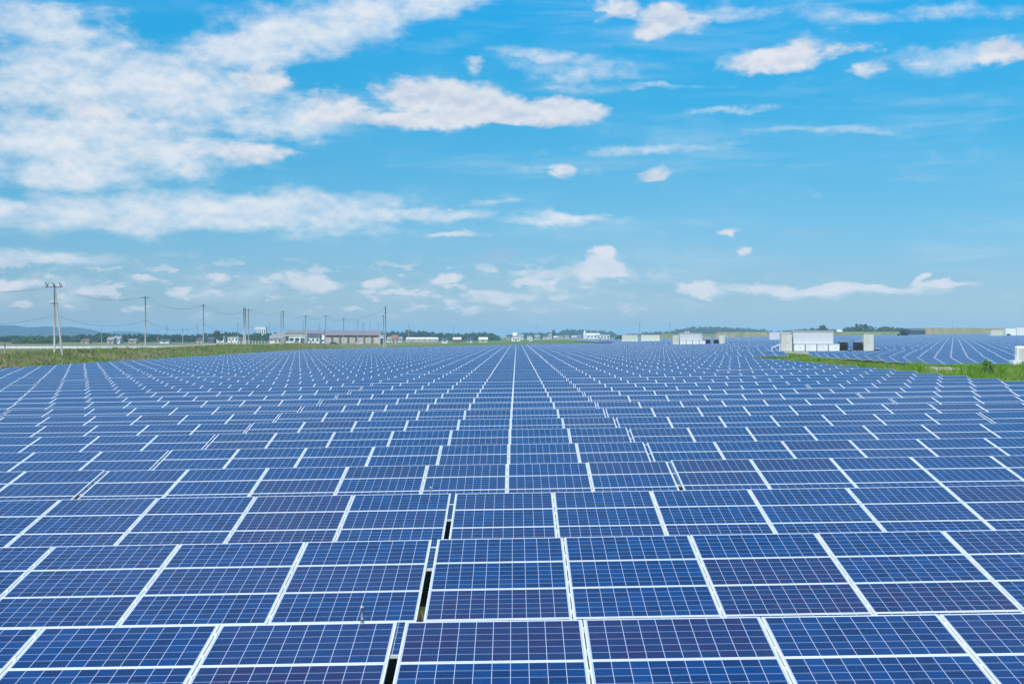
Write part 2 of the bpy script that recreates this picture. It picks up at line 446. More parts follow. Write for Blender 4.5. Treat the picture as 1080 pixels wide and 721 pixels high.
q.link(nf, bp.inputs['Height']); q.link(bp.outputs[0], b.inputs['Normal'])
ground = mb.obj('ground', M_ground, smooth=True)
tag(ground, kind='structure')

# ------------------------------------------------------------------ solar panel tables
TILT = R(9.0); CT, ST = math.cos(TILT), math.sin(TILT)
MW, MH, PW, PH = 1.652, 0.996, 1.665, 1.01
NX, NY = 7, 4
TW = NX*PW; TH = NY*PH
PITCH = 5.45; D0 = 13.32; RIDGE = 1.24
LOWZ = RIDGE - TH*ST
def plane(x, s, n=0.0):        # table-local point: x across, s up the slope from the low edge, n off the glass
    return Vector((x, -TH*CT + s*CT - n*ST, LOWZ + s*ST + n*CT))
TM = Matrix(((1, 0, 0, 0), (0, CT, -ST, -TH*CT), (0, ST, CT, LOWZ), (0, 0, 0, 1)))

# module: laminate, and frame as its sub-part
mb = MB(); hw, hh = MW/2, MH/2
fw = 0.016
mb.face([(-hw+fw, -hh+fw, -.0015), (hw-fw, -hh+fw, -.0015), (hw-fw, hh-fw, -.0015), (-hw+fw, hh-fw, -.0015)], 0, [(0.004, 0.006), (.996, 0.006), (.996, .994), (0.004, .994)])
mb.face([(-hw+fw, hh-fw, -.007), (hw-fw, hh-fw, -.007), (hw-fw, -hh+fw, -.007), (-hw+fw, -hh+fw, -.007)], 1)
me_mod = mb.mesh('solar_module', [M_cell, M_back])
mb = MB()
mb.box(-hw, hw, -hh, -hh+fw, -.035, 0.0); mb.box(-hw, hw, hh-fw, hh, -.035, 0.0)
mb.box(-hw, -hw+fw, -hh+fw, hh-fw, -.035, 0.0); mb.box(hw-fw, hw, -hh+fw, hh-fw, -.035, 0.0)
me_frame = mb.mesh('frame', M_alu)
# module and frame in one mesh for rows farther back
mb2 = MB(); 
mb2.face([(-hw+fw, -hh+fw, -.0015), (hw-fw, -hh+fw, -.0015), (hw-fw, hh-fw, -.0015), (-hw+fw, hh-fw, -.0015)], 0, [(0.004, 0.006), (.996, 0.006), (.996, .994), (0.004, .994)])
for a in ((-hw, hw, -hh, -hh+fw), (-hw, hw, hh-fw, hh), (-hw, -hw+fw, -hh+fw, hh-fw), (hw-fw, hw, -hh+fw, hh-fw)): mb2.box(*a, -.035, 0.0, 1)
me_mod1 = mb2.mesh('solar_module', [M_cell, M_alu])

def post_mesh(s):
    m2 = MB(); p = plane(0, s, -0.16)
    m2.box(-.04, .04, p.y-.03, p.y+.03, -0.5, p.z); return m2.mesh('post', M_galv)
me_post_f = post_mesh(0.75); me_post_b = post_mesh(3.25)
def rafter_mesh():
    m2 = MB(); m2.box(-.03, .03, 0.12, TH-.12, -.17, -.085, 0, TM); return m2.mesh('rafter', M_galv)
me_rafter = rafter_mesh()
def rail_mesh(s):
    m2 = MB(); m2.box(-TW/2+.02, TW/2-.02, s-.022, s+.022, -.083, -.037, 0, TM); [m2.box(-TW/2+i*PW-.02, -TW/2+i*PW+.02, s-.02, s+.02, .0015, .005, 0, TM) or m2.box(-TW/2+i*PW-.006, -TW/2+i*PW+.006, s-.02, s+.02, -.036, .001, 0, TM) for i in range(1, NX)]; return m2.mesh('rail', M_alu)
me_rail = [rail_mesh(k*PH + o_) for k in range(4) for o_ in (0.22, 0.77)]
PX = [-4.6, -1.55, 1.55, 4.6]
mb = MB()
for x in PX:
    for s_ in (0.75, 3.25):
        p = plane(x, s_, -0.16); mb.box(x-.04, x+.04, p.y-.03, p.y+.03, -0.5, p.z)
    mb.box(x-.03, x+.03, 0.12, TH-.12, -.17, -.085, 0, TM)
for s_ in (.22, .77, 1.23, 1.78, 2.24, 2.79, 3.25, 3.80): mb.box(-TW/2+.02, TW/2-.02, s_-.022, s_+.022, -.083, -.037, 0, TM)
me_support = mb.mesh('support_frame', M_galv)

def slab(m2, M, ground_legs=True):
    a, b_ = TW/2-.01, TH-.01
    def P_(x, s, n=0.0): return M @ plane(x, s, n)
    m2.face([P_(-a, .01), P_(a, .01), P_(a, b_), P_(-a, b_)], 0, [(0, 0), (NX, 0), (NX, NY), (0, NY)])
    m2.face([P_(-a, .01, -.035), P_(-a, b_, -.035), P_(a, b_, -.035), P_(a, .01, -.035)], 1)
    m2.face([P_(-a, .01, -.035), P_(a, .01, -.035), P_(a, .01), P_(-a, .01)], 1)
    m2.face([P_(a, .01, -.035), P_(a, b_, -.035), P_(a, b_), P_(a, .01)], 1)
    m2.face([P_(-a, b_, -.035), P_(-a, .01, -.035), P_(-a, .01), P_(-a, b_)], 1)
    m2.face([P_(a, b_, -.035), P_(-a, b_, -.035), P_(-a, b_), P_(a, b_)], 1)
    if ground_legs:
        for x in PX:
            for s_ in (0.75, 3.25):
                p = plane(x, s_, -.036)
                c8 = [M @ Vector((x+ax, p.y+ay, zz)) for zz in (-.4, p.z) for ay in (-.03, .03) for ax in (-.04, .04)]
                for f in ((0, 1, 5, 4), (2, 6, 7, 3), (0, 4, 6, 2), (1, 3, 7, 5)): m2.face([c8[i] for i in f], 1)
mb = MB(); slab(mb, Matrix.Identity(4), False); me_slab = mb.mesh('panel_array', [M_slab, M_alu])

# where every table stands: (centre x, ridge y, row, block)
stations_clear = [(44, 66, 203, 262), (45, 68, 388, 458), (44, 73, 605, 698), (205, 275, 686, 704), (80, 112, 640, 655)]
tables = []
def proj(x, y): return 545 + 1500*x/y
nrow = 1+int((477-D0)/PITCH)
for n in range(nrow):
    D = D0 + PITCH*n
    off = -0.62 if n < 3 else 1.94
    for k in range(-14, 12):
        e0 = (off + 7.06*k)*1.66; e1 = e0 + TW
        if n >= 3:
            lo = -55.5 if D < 388 else lerp(-55.5, 0, (D-388)/95)
            hi = 26.8 if D < 200 else 38.6
            if e0 < lo-.5 or e1 > hi+.3: continue
        tables.append(((e0+e1)/2, D, n, 'main'))
rr0 = 143.3
for n in range(170):
    D = rr0 + PITCH*n
    x = 40.3 if n % 1 == 0 else 0
    if D > 260: x = 40.3
    while x < 430:
        e0, e1 = x, x+TW
        x += 11.72
        if any(e1 > a and e0 < (min(b_, .2513*D) if c_ == 203 else b_) and D > c_ and D-TH < d_ for a, b_, c_, d_ in stations_clear): continue
        if n < 2 and e1 > 90: continue
        tables.append(((e0+e1)/2, D, n, 'right'))
def inview(t):
    x, y = t[0], t[1]
    a = proj(x-TW/2, y-4 if x < 0 else y); b_ = proj(x+TW/2, y if x < 0 else y-4)
    lo = min(proj(x-TW/2, y), proj(x-TW/2, y-3.9)); hi = max(proj(x+TW/2, y), proj(x+TW/2, y-3.9))
    return hi > 1 and lo < 1079, lo < 1079+260 and hi > -260
vis, rest = [], []
for t_ in tables:
    a, b_ = inview(t_)
    if a: vis.append(t_)
    elif b_: rest.append(t_)
vis.sort(key=lambda t: t[1])
N_IND = 292
ind = vis[:N_IND]; rest += vis[N_IND:]

ones = ['', 'first', 'second', 'third', 'fourth', 'fifth', 'sixth', 'seventh', 'eighth', 'ninth', 'tenth', 'eleventh', 'twelfth', 'thirteenth', 'fourteenth', 'fifteenth', 'sixteenth', 'seventeenth', 'eighteenth', 'nineteenth']
def ordinal(n):
    if n < 20: return ones[n]
    tn = {2: ('twenty', 'twentieth'), 3: ('thirty', 'thirtieth'), 4: ('forty', 'fortieth'), 5: ('fifty', 'fiftieth')}[n//10]
    return tn[1] if n % 10 == 0 else tn[0] + '-' + ones[n % 10]
bykey = {}
for t_ in ind: bykey.setdefault((t_[3], t_[2]), []).append(t_)
for v_ in bykey.values(): v_.sort(key=lambda t: t[0])
def table_label(t):
    row = bykey[(t[3], t[2])]; i = row.index(t); n = len(row)
    if t[3] == 'main':
        if t[2] == 0: where = ['large nearest table of blue solar panels left of the dark gap', 'large nearest table of blue solar panels right of the dark gap'][min(i, 1)]; return where
        rw = ordinal(t[2]+1) + ' row back'
        ps = 'leftmost in view' if i == 0 else ('rightmost in view' if i == n-1 else ordinal(i+1)+' from the left')
        return 'blue solar panel table, ' + rw + ', ' + ps
    rw = ordinal(t[2]+1) + ' row there'
    ps = 'leftmost' if i == 0 else ('rightmost in view' if i == n-1 else ordinal(i+1)+' from the left')
    return 'solar panel table behind the grass strip, ' + rw + ', ' + ps

def tjit(t):
    r_ = random.Random(hash((round(t[0]*7), round(t[1]*3))))
    return r_.uniform(-.026, .026), r_.uniform(-.0022, .0022), r_
for t_ in ind:
    x, D, n, blk = t_
    dzj, daj, r_ = tjit(t_)
    if n == 0 and blk == 'main': dzj = 0.0
    sl = (gz(x+4, D-2)-gz(x-4, D-2))/8
    e = empty('solar_panel_table', (x, D, gz(x, D-2)+dzj), 0, -math.atan(sl)+daj)
    tag(e, table_label(t_), 'solar panel table', 'rows of blue solar panel tables')
    lod = 0 if (blk == 'main' and n < 5) else (1 if D < 112 else 2)
    if lod < 2:
        for j in range(NY):
            for i in range(NX):
                p = plane(-TW/2 + PW*(i+.5), PH*(j+.5))
                o = link('solar_module', me_mod if lod == 0 else me_mod1, e, p, (TILT + r_.uniform(-.0022, .0022), r_.uniform(-.0016, .0016), 0))
                if lod == 0: link('frame', me_frame, o)
    else:
        link('panel_array', me_slab, e)
    if lod == 0:
        for x_ in PX:
            link('post', me_post_f, e, (x_, 0, 0)); link('post', me_post_b, e, (x_, 0, 0)); link('rafter', me_rafter, e, (x_, 0, 0))
        for mr_ in me_rail: link('rail', mr_, e)
    else: link('support_frame', me_support, e)
    # little capped pipes fixed to two ridges
    for (px, py, hgt) in ((384.5, 13.32, .165), (455.6, 24.22, .12)):
        if blk == 'main' and abs(D-py) < .1:
            xx = (px-545)/1500*D
            if abs(xx-x) < TW/2:
                pb = plane(xx-x, TH-.012, 0)
                m2 = MB(); m2.tube([(0, 0, -.03), (0, 0, hgt-.02)], .012, 12)
                m2.tube([(0, 0, -.02), (0, 0, .035)], .019, 12); m2.tube([(0, 0, hgt-.02), (0, 0, hgt-.004), (0, 0, hgt)], [.017, .017, .010], 12)
                o = m2.obj('capped_pipe', M_grey, e, True); o.location = pb
mb = MB()
for t_ in rest:
    x, D, n, blk = t_
    dzj, daj, r_ = tjit(t_)
    sl = (gz(x+4, D-2)-gz(x-4, D-2))/8
    M = Matrix.Translation((x, D, gz(x, D-2)+dzj)) @ Matrix.Rotation(-math.atan(sl)+daj, 4, 'Y')
    slab(mb, M, D < 160)
o = mb.obj('solar_panel_rows', [M_slab, M_alu])
tag(o, 'countless far rows of blue solar panels fading toward the horizon', 'solar panels', None, 'stuff')

# ------------------------------------------------------------------ small builders
def vpt(px, D): return (px-545)/1500*D
def zpt(py, D): return CAMZ - (py-354.6)/1500*D

def box_obj(name, x0, x1, y0, y1, z0, z1, mat, parent, bev=0.0):
    m2 = MB(); m2.box(x0, x1, y0, y1, z0, z1)
    o = m2.obj(name, mat, parent)
    if bev:
        md = o.modifiers.new('bevel', 'BEVEL'); md.width = bev; md.segments = 2
    return o

def container(x, y, z, w, dpt, h, label, mat=M_cont, group=None, cat='container', name='inverter_container'):
    e = empty(name, (x, y, z)); tag(e, label, cat, group)
    m2 = MB(); m2.box(-w/2, w/2, -dpt/2, dpt/2, 0.08, h-.12)
    k = int(w/0.45)
    for i in range(k):
        xx = -w/2 + (i+.5)*w/k
        m2.box(xx-.10, xx+.10, -dpt/2-.035, -dpt/2, .22, h-.26)
    m2.obj('body', mat, e)
    m2 = MB(); m2.box(-w/2-.08, w/2+.08, -dpt/2-.12, dpt/2+.1, h-.12, h); m2.obj('roof', M_cream if mat is not M_cream else M_grey, e)
    m2 = MB(); m2.box(-w/2, w/2, -dpt/2-.02, dpt/2, 0, .08); m2.obj('skid', M_grey, e)
    m2 = MB(); m2.box(w/2, w/2+.03, -.45, .45, .12, min(h-.3, 2.1)); m2.obj('door', M_grey, e)
    return e
def cabinet(x, y, z, w, dpt, h, label, mat=M_white, group=None):
    e = empty('electrical_cabinet', (x, y, z)); tag(e, label, 'cabinet', group)
    box_obj('body', -w/2, w/2, -dpt/2, dpt/2, 0.06, h-.05, mat, e, .015)
    box_obj('lid', -w/2-.04, w/2+.04, -dpt/2-.05, dpt/2+.04, h-.05, h, mat, e)
    for sx in (-1, 1):
        m2 = MB(); a = w*.04; m2.box(min(sx*a, sx*(w/2-.05)), max(sx*a, sx*(w/2-.05)), -dpt/2-.02, -dpt/2, .15, h-.14)
        dr = m2.obj('door', mat, e)
        m3 = MB(); m3.box(sx*a-(.02 if sx > 0 else -.0)+.03*sx, sx*a+.05*sx+.02, -dpt/2-.045, -dpt/2-.02, h*.45, h*.55)
        m3.obj('handle', M_dark, dr)
    box_obj('plinth', -w/2+.03, w/2-.03, -dpt/2+.03, dpt/2-.03, -.3, .06, M_plinth, e)
    return e
def transformer(x, y, z, label, group=None):
    e = empty('transformer', (x, y, z)); tag(e, label, 'transformer', group)
    box_obj('tank', -.72, .72, -.5, .5, 0.1, 1.62, M_black, e, .02)
    m2 = MB()
    for i in range(11):
        xx = -.75 + i*.15
        m2.box(xx-.018, xx+.018, -.82, -.5, .2, 1.35)
    m2.obj('cooling_fins', M_black, e)
    m2 = MB(); m2.box(-.82, .82, -.6, .6, 1.62, 1.70)
    m2.obj('cover', M_grey, e)
    m2 = MB()
    for xx in (-.35, 0, .35): m2.tube([(xx, 0, 1.65), (xx, 0, 1.95)], [.07, .04], 8)
    m2.obj('bushings', M_grey, e)
    box_obj('base', -.75, .75, -.85, .65, -.3, 0.1, M_plinth, e)
    return e

def station(xc, yc, px_ext, where, full=True):
    """Inverter station, its left end at xc; sits on a concrete platform"""
    g0 = gz(xc+7, yc)
    pz = g0 + 0.55
    e = empty('station_platform', (xc+8, yc, g0)); tag(e, 'long low concrete equipment platform '+where, 'platform')
    box_obj('slab', -8.2, 8.6, -1.9, 2.0, -.8, .55, M_plinth, e)
    grp = 'white equipment boxes of the inverter stations'
    cabinet(xc+1.0, yc-.2, pz, 1.9, 1.8, 3.1, 'tall cream cabinet at the left end of the station '+where, M_cream, grp)
    container(xc+5.75, yc+.3, pz+1.3, 7.1, 2.4, 2.35, 'long white metal container raised on boxes '+where)
    for i in range(4):
        cabinet(xc+3.2+i*2.05, yc-.2, pz, 1.85, 2.6, 1.28, ordinal(i+1)+' from left of four low white boxes under the container '+where, M_white, 'low white boxes under the containers')
    transformer(xc+11.2, yc, pz, 'black finned transformer, nearer the container, '+where, 'finned transformers')
    transformer(xc+13.8, yc, pz, 'black finned transformer beside the tall cabinet, '+where, 'finned transformers')
    cabinet(xc+15.6, yc-.1, pz, 1.75, 1.6, 3.1, 'tall cream cabinet at the right end of the station '+where, M_cream, grp)
station(47.0, 254, 0, 'beside the grass strip')
station(vpt(709, 450), 450, 0, 'in the middle distance')
# steps and railing at the near station
sx, sy = 46.2, 252.6; g0 = gz(sx, sy)
e = empty('access_steps', (sx, sy, g0)); tag(e, 'small white steps with handrail at the left end of the near inverter station', 'steps')
m2 = MB()
for i in range(3): m2.box(-.9+i*.3, .6, -.6, .6, -.2 if i == 0 else .19*i+.001, .19*(i+1))
m2.obj('treads', M_white, e)
for yy in (-.6, .6):
    m2 = MB(); m2.tube([(-.9, yy, 0), (-.9, yy, 1.3)], .04); m2.tube([(.55, yy, .5), (.55, yy, 1.9)], .04); m2.tube([(-.9, yy, 1.3), (.55, yy, 1.9)], .04)
    m2.obj('handrail', M_white, e)
# far stations
D = 690
for (a, b_, lab) in ((655.5, 673, 'long cream equipment container left of its twin in the far field'), (675.5, 696, 'long cream equipment container right of its twin in the far field')):
    xa, xb = vpt(a, D), vpt(b_, D); g0 = gz((xa+xb)/2, D)
    container((xa+xb)/2, D, g0+1.0, xb-xa-.4, 2.6, zpt(352.6, D)-g0-1.0, lab, M_cream, 'pair of far cream containers')
    for i in range(4):
        w = (xb-xa)/4
        cabinet(xa+w*(i+.5), D-1.0, g0, w-.35, 1.5, 1.3, ordinal(i+1)+' low white box in front of the far '+('left' if a < 660 else 'right')+' cream container', M_white, 'low white boxes in front of the far containers')
    e = empty('station_platform', ((xa+xb)/2, D+.6, g0)); tag(e, 'grey plinth under the far '+('left' if a < 660 else 'right')+' cream container', 'platform')
    box_obj('slab', -(xb-xa)/2, (xb-xa)/2, -.7, 1.6, -.6, 1.0, M_plinth, e)
D = 650
xa, xb = vpt(811, D-70), vpt(834, D-70)
container((xa+xb)/2, D-70+0, gz(xa, D-70)+.2, xb-xa, 2.6, zpt(349.8, D-70)-gz(xa, D-70)-.2, 'distant white container just left of and behind the near inverter station')
D = 692
for (a, b_, yt, lab, m_) in ((1043.5, 1056.5, 347.3, 'cream equipment container on the far right beyond the panels', M_cream), (1059, 1070, 345.6, 'white container on the far right with a dark opening beside it', M_white), (1070.6, 1084, 344.6, 'tall white container cut off by the right edge of the photo', M_white)):
    xa, xb = vpt(a, D), vpt(b_, D); g0 = gz((xa+xb)/2, D)
    container((xa+xb)/2, D, g0, xb-xa, 3, zpt(yt, D)-g0, lab, m_)
transformer(vpt(1063, 686), 686, gz(vpt(1063, 686), 686)+.3, 'dark transformer before the far right white container')
# cabinet at the right edge
D = 137.2; xr = vpt(1077.5, D); g0 = gz(xr, D)
e = empty('control_cabinet', (xr, D, g0)); tag(e, 'rounded white control cabinet on a pale base at the right edge of the photo', 'cabinet')
box_obj('body', -.62, .62, -.4, .4, .95, 2.32, M_white, e, .12)
box_obj('door', -.5, .5, -.43, -.4, 1.1, 2.1, M_cream, e)
box_obj('base', -1.05, 1.05, -.6, .6, -.3, .95, M_white, e, .05)

# lamp masts / lightning rods at stations
def rod(px, yt, D, label, r=.05, group='thin masts above the far field'):
    x = vpt(px, D); g0 = gz(x, D); z = zpt(yt, D)
    e = empty('lightning_mast', (x, D, g0)); tag(e, label, 'mast', group)
    m2 = MB(); m2.tube([(0, 0, -.3), (0, 0, z-g0)], [r, r*.5], 6); m2.obj('mast', M_grey if r < .06 else M_conc, e)
    m2 = MB(); m2.tube([(0, 0, z-g0), (0, 0, z-g0+.8)], r*.3, 5); m2.obj('tip', M_alu, e)
for px, yt, w in ((725, 343, 'left of the hill on the right'), (733, 341, 'before the wooded hill'), (745, 342.5, 'right of the wooded hill crest'), (779, 345, 'over the far field right of the long hill'), (892, 343, 'above the near transformers'), (1004, 338, 'over the far right panels')):
    rod(px, yt, 640, 'thin pale mast '+w, .06)

# ------------------------------------------------------------------ poles and cables
def crossarm(m2, z, w, yy=0.0):
    m2.box(-w, w, -.05+yy, .05+yy, z-.05, z+.05)
pole_tops = []
def pole(px, yt, D, label, arms=((.3, 1.2),), brace=None, r=.16, x=None, ins=True, group='utility poles on the left', name='utility_pole', M_=None):
    x = vpt(px, D) if x is None else x
    g0 = gz(x, D); h = zpt(yt, D)-g0
    e = empty(name, (x, D, g0)); tag(e, label, 'utility pole', group)
    m2 = MB(); m2.tube([(0, 0, -1), (0, 0, h*.5), (0, 0, h)], [r, r*.82, r*.62], 12); m2.obj('pole', M_ or M_conc, e, True)
    for (dz_, w) in arms:
        m2 = MB(); m2.box(-w, w, -.22, -.12, h-dz_-.05, h-dz_+.05); a = m2.obj('crossarm', M_dark, e)
        if ins:
            for s_ in (-.92, -.4, .4, .92):
                m3 = MB(); m3.tube([(s_*w, -.17, h-dz_+.05), (s_*w, -.17, h-dz_+.15), (s_*w, -.17, h-dz_+.32)], [.05, .11, .05], 8); m3.obj('insulator', M_white, a)
    if brace:
        bx, by = brace
        m2 = MB(); m2.tube([(bx, by, gz(x+bx, D+by)-g0-.5), (.12, -.1, h-.55)], [r*.95, r*.6], 12); m2.obj('brace', M_conc, e, True)
    return x, D, g0+h
T = []
# near A-shaped pole: main pole plus a long leaning brace towards the camera
x1, D1 = vpt(57, 250), 250
e0 = pole(57, 300.5, 250, 'tall grey utility pole with a leaning brace and tangled top, nearest on the left', arms=((.35, 1.55), (3.2, .7)), brace=(5.9, -14), r=.19)
T.append(e0)
e = None
# switchgear on its top
tp = bpy.data.objects.get('utility_pole')
m2 = MB()
for i in range(3):
    xx = -1.2+i*1.2
    m2.tube([(xx, -.2, zpt(300.5, 250)-gz(x1, 250)-.3), (xx-.28, -.3, zpt(300.5, 250)-gz(x1, 250)+.45)], .07, 6)
    m2.tube([(xx, -.2, zpt(300.5, 250)-gz(x1, 250)-.3), (xx+.22, -.3, zpt(300.5, 250)-gz(x1, 250)+.25)], .06, 6)
m2.obj('switch', M_dark, tp)
T.append(pole(153, 312, 305, 'second tall utility pole from the left, standing on the grassy verge', arms=((.35, .95),)))
T.append(pole(214.3, 320.5, 375, 'third tall utility pole from the left, with a short top arm', arms=((.35, .8),)))
T.append(pole(262, 325.5, 450, 'slim utility pole just right of the thick grey mast', arms=((.35, .8),)))
T.append(pole(298.5, 327.5, 500, 'utility pole of the close pair left of the factory', arms=((.35, .9), (1.6, .8)), r=.2))
pole(296.3, 330, 480, 'thinner utility pole of the close pair left of the factory', arms=(), r=.13)
T.append(pole(322, 332, 560, 'utility pole with a leaning brace in front of the factory', arms=((.35, .9),), brace=(1.5, -6)))
T.append(pole(343.3, 332, 620, 'utility pole with a crossarm rising behind the low factory roof', arms=((.35, 1.3),)))
T.append(pole(362.3, 335, 690, 'thin utility pole over the middle of the long factory roof', arms=((.35, .9),), r=.2))
T.append(pole(377.3, 337, 760, 'thin utility pole over the right half of the long factory roof', arms=((.35, .7),), r=.2))
pole(383, 341, 820, 'small utility pole at the right of the long factory roof', arms=((.35, 1.0),), r=.2)
pole(399.5, 341, 760, 'small T-topped pole left of the tall dark pole pair', arms=((.35, 1.4),), r=.15)
pole(404.4, 332, 500, 'shorter pole of the tall pair right of the factory', arms=((.3, .8),), r=.16)
T2 = pole(406.6, 323, 500, 'tallest dark pole of the pair right of the factory', arms=((.35, .9), (2.2, .7), (8.4, .5)), r=.24)
# thick mast
e = empty('broad_mast', (vpt(257.8, 620), 620, gz(vpt(257.8, 620), 620))); tag(e, 'thick grey twin column mast left of the factory', 'mast')
hm = zpt(324.5, 620)-gz(vpt(257.8, 620), 620)
for s_ in (-.32, .32):
    m2 = MB(); m2.tube([(s_, 0, -1), (s_, 0, hm)], [.27, .22], 12); m2.obj('column', M_conc, e, True)
m2 = MB()
for k in range(6): m2.box(-.4, .4, -.1, .1, hm*(k+1)/6.2-.1, hm*(k+1)/6.2+.1)
m2.obj('brackets', M_grey, e)
# small distant poles
sm_poles = [(4.5, 362, 250, 'short post by the far left edge of the road', 0), (106.8, 346, 900, 'faint thin pole above the left wood', .8), (166.3, 348, 800, 'small distant pole with a cap between the second and third tall poles', .5),
            (192.5, 346, 1000, 'small faint pole just left of the third tall pole', .9), (250.5, 341, 800, 'small pole left of the thick grey mast', .9),
            (284.2, 339.5, 900, 'small pole just left of the factory', .9), (319.6, 339, 800, 'thin pole behind the braced pole', .4), (336.5, 341, 850, 'small pole behind the factory roof', .8),
            (390, 342, 900, 'small pole left of the T-topped pole', .6), (431, 342, 1000, 'distant pole with a dark top above the trees right of the tall pair', 1.3), (478.5, 343.5, 1300, 'very faint pole over the trees left of centre', .8),
            (566.5, 343, 1500, 'faint mast over the distant houses near the middle', .6), (674.5, 340, 1100, 'distant dark pole above the far left cream container', 1.6), (706.5, 341.5, 1100, 'distant dark pole between the containers', 1.4)]
for px, yt, D, lab, w in sm_poles:
    pole(px, yt, D, lab, arms=((.3, w),) if w else (), r=.15 if D < 950 else .22, ins=False, group='small distant poles', name='utility_pole')
# lattice pylons, far
def pylon(px, yt, D, label):
    x = vpt(px, D); g0 = gz(x, D); h = zpt(yt, D)-g0; b_ = h*.11
    e = empty('lattice_pylon', (x, D, g0)); tag(e, label, 'pylon', 'faint lattice pylons')
    m2 = MB(); r = .10
    for sx_ in (-1, 1):
        for sy_ in (-1, 1): m2.tube([(sx_*b_, sy_*b_, -.5), (sx_*b_*.22, sy_*b_*.22, h*.75), (0, 0, h)], r, 4)
    for k in range(7):
        t0, t1 = k/8, (k+1)/8; f0, f1 = b_*(1-.95*t0), b_*(1-.95*t1)
        m2.tube([(-f0, -f0, h*t0), (f1, -f1, h*t1)], r*.7, 4); m2.tube([(f0, -f0, h*t0), (-f1, -f1, h*t1)], r*.7, 4)
    m2.obj('tower', M_galv, e)
    for k, w in ((.95, .12), (.84, .15), (.73, .17)):
        m2 = MB(); m2.tube([(-h*w, 0, h*k), (0, 0, h*(k+.035)), (h*w, 0, h*k)], r*.8, 4); m2.obj('crossarm', M_galv, e)
pylon(175.8, 341, 1500, 'faint lattice pylon right of the second tall pole')
pylon(208, 342, 1600, 'faint lattice pylon just left of the third tall pole')
pylon(197.5, 346, 1900, 'smallest faint lattice pylon between the other two')

def cable(p, q_, sag, r, label=None, group=None, n=18):
    pts = []
    for i in range(n+1):
        t = i/n
        v = Vector(p).lerp(Vector(q_), t); v.z -= sag*4*t*(1-t); pts.append(tuple(v))
    return pts
pre = (-82.5, 172, gz(-82.5, 172)+11.6)
chain = [pre] + T
names = ['to the left edge of the photo', 'between the first and second tall poles', 'between the second and third tall poles', 'between the third pole and the slim pole', 'between the slim pole and the close pair',
         'between the close pair and the braced pole', 'between the braced pole and the crossarm pole', 'between the two poles behind the low roof', 'over the long factory roof']
for i in range(len(chain)-1):
    a, b_ = chain[i], chain[i+1]
    L = abs(b_[1]-a[1]); rr = .009 + .000012*a[1]
    for (lv, lab, ws) in ((-.1, 'upper', (-.9, 0, .9)), (-5.2, 'lower', (-.15, .2))):
        m2 = MB()
        for w in ws:
            m2.tube(cable((a[0]+w, a[1], a[2]+lv), (b_[0]+w, b_[1], b_[2]+lv), L*.022+.4, rr), rr, 5)
        o = m2.obj('power_cables', M_wire); tag(o, lab+' set of black cables sagging '+names[i], 'cables', 'cables between the poles')
m2 = MB(); m2.tube(cable((T2[0], T2[1], T2[2]-1), (T[6][0], T[6][1], T[6][2]-.5), 2.5, .03), .04, 5)
o = m2.obj('power_cables', M_wire); tag(o, 'long faint cable from the tallest dark pole back over the factory', 'cables', 'cables between the poles')

# ------------------------------------------------------------------ road, guard rail, fence on the left
def sheet(name, pts_fn, mat, label=None):
    pass
mb = MB()
ys = 12
for i in range(40):
    xa = -330 + i*6.4; xb = xa+6.4
    def yr(x): return 548 + 0.12*(x+330)
    for (o0, o1, mi) in ((0, 9, 0),):
        pts = [(xa, yr(xa)+o0), (xb, yr(xb)+o0), (xb, yr(xb)+o1), (xa, yr(xa)+o1)]
        mb.face([(p[0], p[1], gz(*p)+.05) for p in pts], 0)
M_road = pmat('pale_concrete_road', (0.46, 0.45, 0.43), 0.9, 0, 0.12, 0.3)
tag(mb.obj('road', M_road), kind='structure')
mb = MB()
for i in range(30):
    xa = -300 + i*7; xb = xa+7
    pts = [(xa, 700), (xb, 700), (xb, 730), (xa, 730)]
    mb.face([(p[0], p[1], gz(*p)+.06) for p in pts], 0)
tag(mb.obj('yard', pmat('gravel_yard', (0.40, 0.39, 0.38), 0.95, 0, 0.2, 0.2)), kind='structure')
def railing(x0, x1, y0, h, step, label, name, beam, mat, cat, dy=0.0):
    e = empty(name, (x0, y0, gz(x0, y0))); tag(e, label, cat)
    n = int((x1-x0)/step); base = gz(x0, y0)
    mp = MB(); mp.box(-.07, .07, -.07, .07, -.3, h); mp_ = mp.mesh('post', mat)
    for i in range(n+1):
        x = x0+i*step; y = y0+dy*(x-x0)
        link('post', mp_, e, (x-x0, y-y0, gz(x, y)-base))
    m2 = MB()
    for i in range(n):
        xa, xb = x0+i*step, x0+(i+1)*step; ya, yb = y0+dy*(xa-x0), y0+dy*(xb-x0); za, zb = gz(xa, ya)-base, gz(xb, yb)-base
        for (z0, z1) in beam:
            m2.face([(xa-x0, ya-y0-.09, za+z0), (xb-x0, yb-y0-.09, zb+z0), (xb-x0, yb-y0-.09, zb+z1), (xa-x0, ya-y0-.09, za+z1)])
            m2.face([(xa-x0, ya-y0-.09, za+z1), (xb-x0, yb-y0-.09, zb+z1), (xb-x0, yb-y0-.075, zb+z1), (xa-x0, ya-y0-.075, za+z1)])
            m2.face([(xb-x0, yb-y0-.075, zb+z0), (xa-x0, ya-y0-.075, za+z0), (xa-x0, ya-y0-.075, za+z1), (xb-x0, yb-y0-.075, zb+z1)])
    m2.obj('beam', mat, e)
railing(-215, -120, 520, 1.1, 2.5, 'white road guard rail running left of the second tall pole', 'guard_rail', ((.35, 1.0),), M_white, 'guard rail', 0.05)
railing(-141, -86, 470, 1.5, 1.0, 'pale post fence between the second pole and the slim pole', 'post_fence', ((.5, .62), (1.2, 1.32)), M_white, 'fence', 0.5)
railing(-260, -100, 600, 1.3, 4.0, 'grey wire fence along the far side of the pale road', 'wire_fence', ((.6, .64), (1.1, 1.14)), M_galv, 'fence', 0.1)

